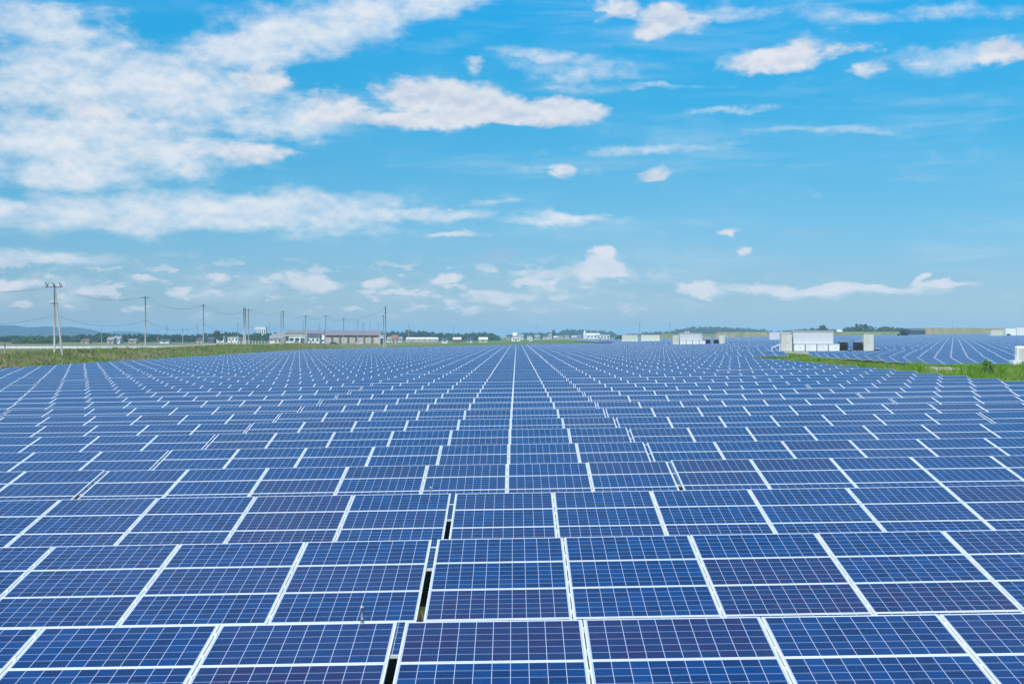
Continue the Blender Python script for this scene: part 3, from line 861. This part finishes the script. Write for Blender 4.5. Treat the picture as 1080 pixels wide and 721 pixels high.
# ------------------------------------------------------------------ vegetation
ICO_V = None
def ico(sub):
    import bmesh
    bm = bmesh.new(); bmesh.ops.create_icosphere(bm, subdivisions=sub, radius=1)
    v = [tuple(q.co) for q in bm.verts]; f = [tuple(w.index for w in p.verts) for p in bm.faces]; bm.free(); return v, f
I1, I2 = ico(1), ico(2)
def blob(m2, c, r, sx, sy, sz, rn, base=I1, mi=0, rough=.28):
    b0 = len(m2.v)
    for v in base[0]:
        k = r*(1+rn.uniform(-rough, rough))
        m2.v.append((c[0]+v[0]*k*sx, c[1]+v[1]*k*sy, c[2]+v[2]*k*sz))
    for f in base[1]: m2.f.append(tuple(b0+i for i in f)); m2.mi.append(mi); m2.uv.append([(0, 0)]*3)
def leafcards(m2, c, r, n, size, rn):
    for _ in range(n):
        d_ = Vector((rn.gauss(0, 1), rn.gauss(0, 1), rn.gauss(0, 1))).normalized()
        p = Vector(c) + d_*r*rn.uniform(.8, 1.12)
        a = Vector((rn.gauss(0, 1), rn.gauss(0, 1), rn.gauss(0, 1))).normalized()*size*rn.uniform(.6, 1.3)
        b_ = a.cross(Vector((rn.gauss(0, 1), rn.gauss(0, 1), rn.gauss(0, 1))).normalized())
        m2.face([p-a*.5-b_*.5, p+a*.5-b_*.3, p+b_*.6])
def crown(m2, c, w, h, rn, n=9, detail=True):
    for i in range(n):
        a = rn.uniform(0, 2*math.pi); t = rn.random(); rr_ = w*.5*math.sqrt(rn.random())*(1-.55*t)
        cc = (c[0]+math.cos(a)*rr_, c[1]+math.sin(a)*rr_*.8, c[2]+h*(.12+.72*t))
        r = rn.uniform(.20, .32)*min(w, h*1.2)*(1-.3*t)
        blob(m2, cc, r, 1, 1, .8, rn)
        if detail: leafcards(m2, cc, r, 16, r*.45, rn)
def wood(name, prof, D, depth, label, mat=M_leafd, hmin=2.0, step=None, seed=1, kind='stuff', hill=False):
    """prof: list of (photo x, top y). A belt of trees at distance D whose tops follow the profile."""
    rn = random.Random(seed); m2 = MB()
    k = D/1500.0
    x0, x1 = prof[0][0], prof[-1][0]
    st = (step or 3.2)*.72
    px = x0
    def top(p):
        for (a, ya), (b_, yb) in zip(prof, prof[1:]):
            if a <= p <= b_: return ya+(yb-ya)*(p-a)/(b_-a)
        return prof[-1][1]
    while px <= x1:
        for row in range(3):
            yy = D + depth*(row/2.0)*rn.uniform(.6, 1.3)
            x = vpt(px+rn.uniform(-st, st)*.6, yy)
            ztop = zpt(top(px)+rn.uniform(-.5, .9)*(1+.3*row), yy); gb = gz(x, yy)
            h = max(hmin, (ztop-gb)*(1.0 if row else rn.uniform(.55, .95)))
            w = max(st*3.2*k, h*.6)*rn.uniform(.8, 1.2)
            crown(m2, (x, yy, gb-.1*h), w, h*1.12, rn, 7, True)
        px += st*rn.uniform(.7, 1.2)
    o = m2.obj(name, mat); tag(o, label, 'wood' if kind == 'stuff' else 'trees', None, kind); return o

def flat_shift(py): return py
wood('distant_wood', [(-40, 353), (20, 354), (70, 353), (100, 351), (112, 349), (122, 352), (150, 351), (175, 352.5), (200, 351)], 1150, 120, 'dark blue-green wood below the mountains on the left', seed=2)
wood('distant_wood', [(200, 352), (225, 350), (240, 349), (262, 351), (285, 349), (292, 350)], 1180, 100, 'dark clump of trees left of the factory', seed=3)
wood('distant_wood', [(330, 352), (380, 351), (410, 349), (432, 347), (455, 348.5), (470, 351), (490, 351), (505, 349.5), (518, 349.8), (526, 354)], 1500, 140, 'dark wooded belt right of the factory toward the middle', seed=4)
wood('distant_wood', [(536, 354), (545, 351.5), (556, 349.5), (575, 350.5), (592, 350)], 2300, 140, 'low blue wooded rise behind the houses near the middle', seed=5, step=2.6)
# bright green hedge mounds
wood('green_thicket', [(15, 357.5), (28, 354.5), (45, 355), (58, 357)], 900, 40, 'bright green thicket behind the road on the far left', M_leafm, seed=7, step=2.6)
wood('green_thicket', [(258, 358), (268, 355.5), (282, 356.5)], 850, 30, 'bright green thicket beside the factory', M_leafm, seed=8, step=2.4)
# right side tree belts
wood('distant_wood', [(822, 349), (850, 346), (868, 344.5), (880, 347)], 1500, 90, 'blue-green trees above the long white container', seed=11, step=2.6)
wood('distant_wood', [(884, 347), (898, 343), (912, 342), (925, 344), (940, 343.5), (956, 345.5)], 1500, 90, 'blue-green tree belt right of the near inverter station', seed=12, step=2.6)

# hills as terrain
def hill(name, prof, D, depth, mat, label):
    m2 = MB(); rn = random.Random(len(prof)+int(D))
    x0, x1 = prof[0][0], prof[-1][0]; n = 90; m_ = 12
    def top(p):
        for (a, ya), (b_, yb) in zip(prof, prof[1:]):
            if a <= p <= b_:
                t = (p-a)/(b_-a); t = t*t*(3-2*t); return ya+(yb-ya)*t
        return prof[-1][1]
    from mathutils import noise as N_
    for j in range(m_+1):
        s_ = j/m_; prof_h = math.sin(math.pi*min(1, s_*1.0))**.8
        yy = D + depth*s_
        for i in range(n+1):
            p = x0+(x1-x0)*i/n; x = vpt(p, D+depth*.5)
            zt = zpt(top(p), D+depth*.5)
            base = -6.0
            rg = 1+.10*N_.noise(Vector((x/ (D*.02), yy/(D*.02), 2.2))) + .05*N_.noise(Vector((x/(D*.006), yy/(D*.006), 5.2)))
            m2.v.append((x, yy, base + (zt-base)*prof_h*rg))
    for j in range(m_):
        for i in range(n):
            a = j*(n+1)+i; m2.f.append((a, a+1, a+n+2, a+n+1)); m2.mi.append(0); m2.uv.append([(0, 0)]*4)
    o = m2.obj(name, mat, smooth=True); tag(o, label, None, None, 'structure'); return o
M_hill = leafmat('forested_hill', (0.010, 0.030, 0.032), (0.020, 0.052, 0.050), 0.02)
hill('hills', [(-160, 344), (-60, 343.5), (-10, 343.6), (5, 343), (20, 344.5), (35, 346), (48, 344), (62, 345.5), (76, 345.5), (92, 349), (105, 351.5), (118, 353), (150, 352.8), (175, 354), (190, 356)], 4200, 900, M_hill, 'hazy blue mountain ridge')
hill('hills', [(100, 356), (112, 351), (128, 349.3), (142, 350), (158, 352), (185, 353.5), (230, 356)], 5600, 900, M_hill, 'second hazy ridge')
wood('wooded_hill', [(586, 353), (592, 348.5), (600, 345.6), (606, 347), (612, 346.2), (625, 347), (634, 348), (647, 349.3), (650, 353)], 2600, 160, 'dark blue wooded hill behind the white buildings right of the middle', seed=21, step=2.2)
wood('wooded_hill', [(655, 353), (680, 350.5), (706, 349.4), (712, 347.5), (726, 344.3), (740, 343), (760, 343.4), (780, 345), (800, 346), (815, 348.5)], 2600, 160, 'long blue wooded hill above the middle inverter station', seed=22, step=2.4)

# embankments on the right (tan, grass topped)
def bank(px0, px1, yt, D, h_depth, mat, label):
    m2 = MB(); n = 40; rn = random.Random(int(px0))
    ring = []
    for i in range(n+1):
        p = px0+(px1-px0)*i/n; x = vpt(p, D); g0 = gz(x, D); zt = zpt(yt, D)+rn.uniform(-.15, .15)
        tpr = min(1, i/2.0, (n-i)/2.0)
        zt = g0+(zt-g0)*tpr
        ring.append([(x, D-h_depth, g0-.3), (x, D-h_depth*.25, zt), (x, D+h_depth*.4, zt), (x, D+h_depth, g0-.3)])
    for a, b_ in zip(ring, ring[1:]):
        for k in range(3): m2.face([a[k], b_[k], b_[k+1], a[k+1]])
    o = m2.obj('embankment', mat); tag(o, label, None, None, 'structure'); return o
M_tan = leafmat('dry_bank', (0.15, 0.17, 0.07), (0.34, 0.27, 0.15), 0.12)
M_tang = leafmat('green_bank', (0.09, 0.14, 0.04), (0.24, 0.24, 0.09), 0.25)
bank(752, 845, 350.2, 1050, 8, M_tan, 'tan earth bank')
bank(970, 1100, 345.8, 1050, 10, M_tan, 'long tan bank on the right')
bank(840, 985, 349.6, 1080, 8, M_tang, 'green bank')
bank(694, 760, 352.0, 1080, 8, M_tang, 'green bank')

# grasses: real blades
def blades(name, areas, mat, label, seed):
    rn = random.Random(seed); m2 = MB()
    for (n, fx, hmin, hmax, wid) in areas:
        for _ in range(n):
            x, y = fx(rn)
            z = gz(x, y)-.03; h = rn.uniform(hmin, hmax); w = rn.uniform(.6, 1.2)*wid
            for k in range(4):
                a = rn.uniform(0, math.pi); ox, oy = rn.uniform(-.3, .3)*h, rn.uniform(-.3, .3)*h
                lx, ly = rn.uniform(-.35, .35)*h, rn.uniform(-.35, .35)*h
                cx, cy = x+ox, y+oy; hh_ = h*rn.uniform(.6, 1)
                ca, sa = math.cos(a)*w, math.sin(a)*w
                m2.face([(cx-ca, cy-sa, z), (cx+ca, cy+sa, z), (cx+ca*.6+lx*.5, cy+sa*.6+ly*.5, z+hh_*.6), (cx+lx, cy+ly, z+hh_), (cx-ca*.6+lx*.5, cy-sa*.6+ly*.5, z+hh_*.6)])
    o = m2.obj(name, mat); tag(o, label, 'grass', None, 'stuff'); return o
blades('grass', [
    (13000, lambda r: (27.3+ 12.7*r.random(), 75+190*r.random()), .25, .85, .055),
    (9000, lambda r: (39+ 45*r.random(), 88+48*r.random()), .2, .7, .05), (3500, lambda r: (39+ 12*r.random(), 133.5+5.5*r.random()), .35, .85, .06), (900, lambda r: (27+24*r.random(), 84+52*r.random()), .7, 1.05, .05), (2400, lambda r: (lambda c: (28+((c*.618) % 1)*26+r.gauss(0, .45), 86+c*1.5+r.gauss(0, .45)))(r.randrange(34)), .6, 1.35, .055),
    (1500, lambda r: (40+ 8*r.random(), 225+22*r.random()), .25, .6, .05)], M_grass, 'long bright green grass between the two panel blocks', 31)
blades('weeds', [
    (2600, lambda r: (r.uniform(-9, 9), r.uniform(9.5, 31)), .05, .22, .010)], M_dry, 'low weeds growing under the nearest tables', 32)
blades('verge_grass', [
    (9000, lambda r: (-60-26*r.random()**.8, 110+ 420*r.random()**1.4), .25, .75, .07)], M_dry, 'brownish green rough grass on the left verge', 33)
blades('verge_grass', [
    (1800, lambda r: (r.uniform(-66, -59), r.uniform(255, 320)), .4, 1.1, .08), (1500, lambda r: (lambda c: (-61-22*((c*.618) % 1)+r.gauss(0, 1.6), 150+c*4.4+r.gauss(0, 5)))(r.randrange(80)), .3, .9, .07), (1200, lambda r: (r.uniform(-66, -58), r.uniform(160, 250)), .25, .6, .06)], M_grass, 'bright green weeds in patches on the verge by the left panels', 34)
blades('dry_grass', [
    (1500, lambda r: (27.5+13*r.random()**1.5, 90+110*r.random()), .35, .9, .05),
    (1300, lambda r: (39+ 40*r.random(), 100+38*r.random()), .3, .85, .05)], M_straw, 'straw coloured dry tufts mixed into the green strip', 36)
# sandy rise in the grass strip
mb = MB(); na, nb_ = 26, 10
for j in range(nb_+1):
    for i in range(na+1):
        xa = 33.2+9.0*i/na; ya = 125+9.0*j/nb_
        hgt = .62*max(0, math.sin(math.pi*i/na))**.6*max(0, math.sin(math.pi*j/nb_))**.8*(1+.18*math.sin(i*1.7+j)+.1*math.sin(i*3.1))
        mb.v.append((xa, ya, gz(xa, ya)-.04+hgt))
for j in range(nb_):
    for i in range(na):
        a = j*(na+1)+i; mb.f.append((a, a+1, a+na+2, a+na+1)); mb.mi.append(0); mb.uv.append([(0, 0)]*4)
tag(mb.obj('earth_mound', pmat('sandy_soil', (0.40, 0.35, 0.26), 0.95, 0, 0.3, 0.9), smooth=True), kind='structure')
# bushes
def bush(px, D, w, h, label, seed, mat=M_grass):
    rn = random.Random(seed); x = vpt(px, D); g0 = gz(x, D)
    e = empty('bush', (x, D, g0)); tag(e, label, 'bush')
    m2 = MB()
    for i in range(16):
        a = rn.uniform(0, 6.28); t = rn.random(); rr_ = w*.62*math.sqrt(rn.random())*(1.1-.8*t)
        cc = (math.cos(a)*rr_, math.sin(a)*rr_, h*(.12+.85*t))
        leafcards(m2, cc, h*rn.uniform(.07, .2)*(1.2-.6*t), 34, h*.10, rn)
    m2.obj('foliage', mat, e)
    m2 = MB()
    for i in range(5): m2.tube([(0, 0, -.1), (rn.uniform(-.3, .3)*w, rn.uniform(-.2, .2)*w, h*.6)], [.03, .012], 5)
    m2.obj('stems', M_bark, e)
bush(1041, 112, .95, 1.6, 'dark green bush standing in the grass strip before the right panel rows', 41, M_bush)
bush(1058, 112, 1.2, .8, 'low leafy bush at the right end of the grass strip', 42, M_grass)
bush(863, 172, .9, .7, 'small weed bush in the grass below the white container', 43, M_leafm)
def tree(px, yt, D, w, label, seed, mat=M_leafd):
    rn = random.Random(seed); x = vpt(px, D); g0 = gz(x, D); h = zpt(yt, D)-g0
    e = empty('tree', (x, D, g0)); tag(e, label, 'tree', 'trees standing apart')
    m2 = MB(); m2.tube([(0, 0, -.5), (.1, 0, h*.5), (0, .1, h*.8)], [h*.035, h*.025, h*.01], 8)
    for k in range(4):
        a = k*1.6+rn.random(); m2.tube([(0.05, 0, h*(.35+.08*k)), (math.cos(a)*w*.35, math.sin(a)*w*.35, h*(.55+.08*k))], [h*.016, h*.006], 5)
    m2.obj('trunk', M_bark, e)
    m2 = MB(); crown(m2, (0, 0, h*.22), w, h*.82, rn, 16, True); m2.obj('crown', mat, e)
for i, (px, yt, D, w, lab) in enumerate([(867.5, 343.2, 1350, 9, 'taller tree poking above the belt over the white container'), (904.5, 341.3, 1350, 8, 'tall tree at the crest of the belt above the near transformers'), (911, 341.6, 1350, 9, 'broad dark tree right of the tall crest tree'),
      (953, 346.3, 900, 7, 'small round tree at the left end of the long tan bank'), (227.5, 349, 1000, 8, 'dark tree standing right of the third tall pole'), (131, 353.5, 1100, 8, 'tree right of the little cream house'),
      (583.5, 347.5, 1900, 8, 'dark bushy tree left of the wooded hill'), (653, 353.5, 900, 6, 'small tree left of the far cream containers')]):
    tree(px, yt, D, w, lab, 60+i)

# ------------------------------------------------------------------ buildings
def building(name, px0, px1, yt, D, depth, label, wall=M_wallw, roof=M_roofg, roof_h=.3, nwin=3, door=True, cat='house', group=None, gable=True, overhang=.4, winmat=M_glass, yb=None):
    xa, xb = vpt(px0, D), vpt(px1, D); x = (xa+xb)/2; w = xb-xa; g0 = gz(x, D) if yb is None else zpt(yb, D); h = zpt(yt, D)-g0
    e = empty(name, (x, D, g0)); tag(e, label, cat, group)
    rh = h*roof_h if gable else .35; wh = h-rh
    box_obj('wall', -w/2, w/2, 0, depth, -.8, wh, wall, e)
    m2 = MB(); o = overhang; a, b_ = -w/2-o, w/2+o
    if gable:
        m2.face([(a, -o, wh), (b_, -o, wh), (b_-w*.03, depth/2, h), (a+w*.03, depth/2, h)]); m2.face([(b_, depth+o, wh), (a, depth+o, wh), (a+w*.03, depth/2, h), (b_-w*.03, depth/2, h)])
        m2.face([(a, depth+o, wh), (a, -o, wh), (a+w*.03, depth/2, h)]); m2.face([(b_, -o, wh), (b_, depth+o, wh), (b_-w*.03, depth/2, h)])
        m2.face([(a, -o, wh), (a, depth+o, wh), (b_, depth+o, wh), (b_, -o, wh)])
    else: m2.box(a, b_, -o, depth+o, wh, h)
    m2.obj('roof', roof, e)
    for i in range(nwin):
        c_ = -w/2 + w*(i+.5)/nwin; ww = min(1.6, w/nwin*.45) if winmat is M_glass else w/nwin*.7
        zt0, zt1 = (wh*.42, wh*.78) if winmat is M_glass else (0.0, wh*.72)
        fr = box_obj('window' if winmat is M_glass else 'bay_door', c_-ww/2, c_+ww/2, -.05, -.003, zt0, zt1, M_grey if winmat is M_glass else winmat, e)
        if winmat is M_glass: box_obj('pane', c_-ww/2+.1, c_+ww/2-.1, -.08, -.052, zt0+.1, zt1-.1, M_glass, fr)
    if door and winmat is M_glass and nwin > 1:
        c_ = -w/2 + w*1.0/nwin; box_obj('door', c_-.45, c_+.45, -.05, -.003, 0, min(2.1, wh*.7), M_wallr, e)
    return e
gA = 'factory buildings on the left'
building('warehouse', 300, 341, 347.9, 980, 18, 'long low warehouse with a thin grey roof, left half of the factory', M_wallb, M_roofg, .25, 6, cat='warehouse', winmat=M_dark, group=gA)
building('warehouse', 342, 401, 348.2, 960, 22, 'long brown walled warehouse with a purplish grey roof, right half of the factory', M_wallr, M_roofd2, .38, 7, cat='warehouse', winmat=M_wallb, group=gA, overhang=.8)
building('warehouse', 304.5, 322, 353.2, 860, 10, 'low white building with dark bays in front of the factory', M_wallw, M_wallw, .2, 3, cat='warehouse', gable=False, winmat=M_dark, group=gA)
building('warehouse', 323, 337, 351.8, 880, 10, 'white gabled shed in the middle of the factory', M_wallw, M_roofd, .35, 3, cat='shed', group=gA)
building('shed', 284, 297, 353.5, 860, 8, 'small grey shed at the left end of the factory', M_wallb, M_roofg, .35, 3, cat='shed', group=gA)
building('shed', 400.2, 405, 353.4, 860, 4, 'small white hut with a dark door beside the tall pole pair', M_wallw, M_wallw, .2, 1, cat='hut', gable=False, winmat=M_dark)
building('house', 112.5, 119, 355.3, 900, 8, 'little cream house with a grey roof at the foot of the left wood', M_wallb, M_roofg, .4, 2)
building('house', 118.5, 126, 354.3, 930, 8, 'small white house right of the little cream house', M_wallw, M_roofg, .4, 2)
building('apartment_block', 268.5, 280, 344.2, 2300, 16, 'pale tall building rising behind the trees left of the factory', M_wallw, M_wallw, .1, 5, gable=False, cat='building')
building('house', 228, 236, 354.6, 1100, 8, 'white roofed house before the dark trees left of the mast', M_wallw, M_roofg, .35, 2)
building('house', 240, 251, 355.3, 1050, 9, 'low white building left of the thick grey mast', M_wallw, M_wallw, .2, 3, gable=False)
building('warehouse', 408, 424, 355, 1100, 12, 'low pale roofed shed right of the tall pole pair', M_wallw, M_roofg, .45, 4, cat='shed')
building('warehouse', 428, 462, 355.6, 1250, 12, 'long low pale building under the dark trees left of centre', M_wallb, M_wallw, .4, 6, cat='shed')
building('storage_container', 539.5, 548.8, 355.4, 1150, 4, 'white box shaped cabin on the green field near the centre', M_wallw, M_wallw, .1, 2, gable=False, cat='cabin', overhang=.05)
building('storage_container', 558, 561.5, 355.8, 1150, 4, 'tiny white cabin on the green field right of the larger white cabin', M_wallw, M_wallw, .1, 1, gable=False, cat='cabin', overhang=.05)
rn = random.Random(5)
hs = [(534, 538, 352.8), (541, 545, 350.8), (546, 552, 352.3), (556, 561, 352), (564, 569, 353), (573, 578, 353.3), (578.5, 582, 351.6), (584, 588, 354.3), (589, 594, 353.8), (596, 600, 353.3), (603, 608, 354), (609, 613, 353.2)]
hl = ['leftmost tiny house of the distant village', 'grey tall house, second of the distant village', 'dark roofed house behind the white cabin', 'white house above the tiny white cabin', 'white house right of the tiny cabin', 'white house under the low blue wood',
      'narrow pale house left of the bushy tree', 'low white house below the bushy tree', 'cream house at the foot of the wooded hill', 'white house left of the hill crest', 'low house under the hill crest', 'white house left of the spired building']
for (a, b_, yt), lab in zip(hs, hl):
    building('house', a, b_, yt, 1750+rn.uniform(-80, 80), 8, lab, rn.choice([M_wallw, M_wallw, M_wallb]), rn.choice([M_roofg, M_roofd, M_wallw]), rn.uniform(.3, .45), 2, group='houses of the distant village')
e = building('hall', 615.5, 633, 351.2, 1500, 12, 'bright white hall with a pointed tower right of the distant village', M_wallw, M_wallw, .35, 5, cat='hall')
m2 = MB(); hx = -(633-615.5)/1500*1500/2+1.2
m2.box(hx-1.2, hx+1.2, -.2, 2.4, -.5, 6.5); m2.face([(hx-1.3, -.3, 6.5), (hx+1.3, -.3, 6.5), (hx, 1.1, 10)]); m2.face([(hx+1.3, -.3, 6.5), (hx+1.3, 2.5, 6.5), (hx, 1.1, 10)]); m2.face([(hx+1.3, 2.5, 6.5), (hx-1.3, 2.5, 6.5), (hx, 1.1, 10)]); m2.face([(hx-1.3, 2.5, 6.5), (hx-1.3, -.3, 6.5), (hx, 1.1, 10)])
m2.obj('tower', M_wallw, e)
building('warehouse', 630, 643, 352.6, 1000, 9, 'white box building left of the far cream containers', M_wallw, M_wallw, .1, 4, gable=False, cat='warehouse')
building('shed', 960, 975.5, 345.9, 1030, 8, 'long dark green shed at the left end of the tan bank', pmat('dark_green_sheet', (.08, .11, .095), .7), pmat('dark_green_roof', (.09, .12, .11), .7), .3, 3, cat='shed', winmat=M_dark)
rd = random.Random(12)
extra = [(207, 213, 356, 'low grey hut between the third tall pole and its neighbours'), (219, 225, 355.2, 'small pale house right of the third tall pole'), (252.5, 256.5, 356.2, 'tiny hut touching the thick grey mast'),
 (286, 291, 351.6, 'house roof showing above the little grey shed'), (292.5, 299, 350.6, 'taller grey house behind the little grey shed'), (337.5, 342.5, 353.8, 'small white annex between the two factory halves'),
 (413, 419, 353.2, 'small house behind the low roofed shed right of the pole pair'), (466, 472, 355.8, 'small cream house right of the long low pale building'), (478, 486, 355.6, 'low white barn under the trees left of centre'),
 (493, 498, 356, 'tiny grey house at the right part of the dark wood'), (505, 514, 355.5, 'long tiny white barn at the right end of the dark wood'), (85, 93, 357.3, 'low white greenhouse left of the little cream house'),
 (135, 143, 357.2, 'low pale barn just left of the second tall pole'), (168, 178, 357.2, 'long low shed between the second and third tall poles')]
for a, b_, yt, lab in extra:
    building('shed' if 'hut' in lab or 'barn' in lab or 'shed' in lab or 'annex' in lab else 'house', a, b_, yt, rd.uniform(930, 1020), 8, lab, rd.choice([M_wallw, M_wallb, M_wallb, M_wallr]), rd.choice([M_roofg, M_roofd, M_roofr, M_wallw]), rd.uniform(.3, .5), rd.choice([1, 2, 3]), cat='building')
building('house', 883.5, 888, 347.4, 1250, 7, 'tiny white house above the near transformers', M_wallw, M_wallw, .35, 1)
building('house', 722.5, 727.5, 349.2, 1350, 9, 'pale little house left of the long wooded hill', M_wallb, M_roofg, .5, 2)

# vehicles by the factory
def car(px, D, L, label, paint, van=False, rz=0.0):
    x = vpt(px, D); e = empty('parked_van' if van else 'parked_car', (x, D, gz(x, D)+.02), rz); tag(e, label, 'van' if van else 'car', 'vehicles parked by the factory')
    h = 2.0 if van else 1.45; w = .88
    prof = [(-L/2, .35), (-L/2, .85), (-L*.46, h*.62), (-L*.34, h), (L*.18, h), (L*.32, h*.66), (L*.48, h*.56), (L/2, .35)] if not van else [(-L/2, .35), (-L/2, h), (L*.28, h), (L*.42, h*.55), (L*.5, h*.5), (L/2, .35)]
    m2 = MB(); n = len(prof)
    m2.face([(p[0], -w, p[1]) for p in prof][::-1] if False else [(p[0], -w, p[1]) for p in reversed(prof)]); m2.face([(p[0], w, p[1]) for p in prof])
    for i in range(n):
        a, b_ = prof[i], prof[(i+1) % n]; m2.face([(a[0], -w, a[1]), (b_[0], -w, b_[1]), (b_[0], w, b_[1]), (a[0], w, a[1])])
    m2.obj('body', paint, e)
    for s_ in (-1, 1):
        m2 = MB(); x0_, x1_ = (-L*.36, L*.2) if not van else (L*.02, L*.3)
        pts = [(x0_, s_*(w+.006), h*.64), (x1_, s_*(w+.006), h*.64), (x1_-.25, s_*(w+.006), h*.92), (x0_+.2, s_*(w+.006), h*.92)]
        m2.face(pts if s_ < 0 else pts[::-1]); m2.obj('window', M_glass, e)
        for xx in (-L*.31, L*.31):
            m2 = MB(); m2.tube([(xx, s_*(w-.18), .33), (xx, s_*(w+.03), .33)], .33, 14); m2.obj('wheel', M_rub, e)
car(289.5, 800, 5.0, 'white van parked at the left end of the factory', M_carw, True)
car(310, 790, 8.5, 'long white truck-like van before the white bays of the factory', M_carw, True)
car(333, 810, 4.4, 'white car before the middle shed of the factory', M_carw)
car(379.5, 830, 4.6, 'white car before the right half of the factory', M_carw)
car(352, 820, 4.4, 'dark car before the long brown warehouse', M_cards)

# ------------------------------------------------------------------ air
mb = MB(); mb.box(-9000, 9000, -380, 13500, -8.0, 54.0)
M_haze = bpy.data.materials.new('air'); M_haze.use_nodes = True
q = NG(M_haze.node_tree); q.n.clear()
pv = q.new('ShaderNodeVolumePrincipled')
pv.inputs['Color'].default_value = (0.46, 0.78, 1.0, 1)
pv.inputs['Density'].default_value = 0.00018
pv.inputs['Anisotropy'].default_value = -0.3
mo = q.new('ShaderNodeOutputMaterial'); q.link(pv.outputs[0], mo.inputs['Volume'])
tag(mb.obj('haze', M_haze), 'thin blue summer haze over the plain', 'haze', None, 'stuff')
print('tables', len(ind), len(rest), 'max D', ind[-1][1])
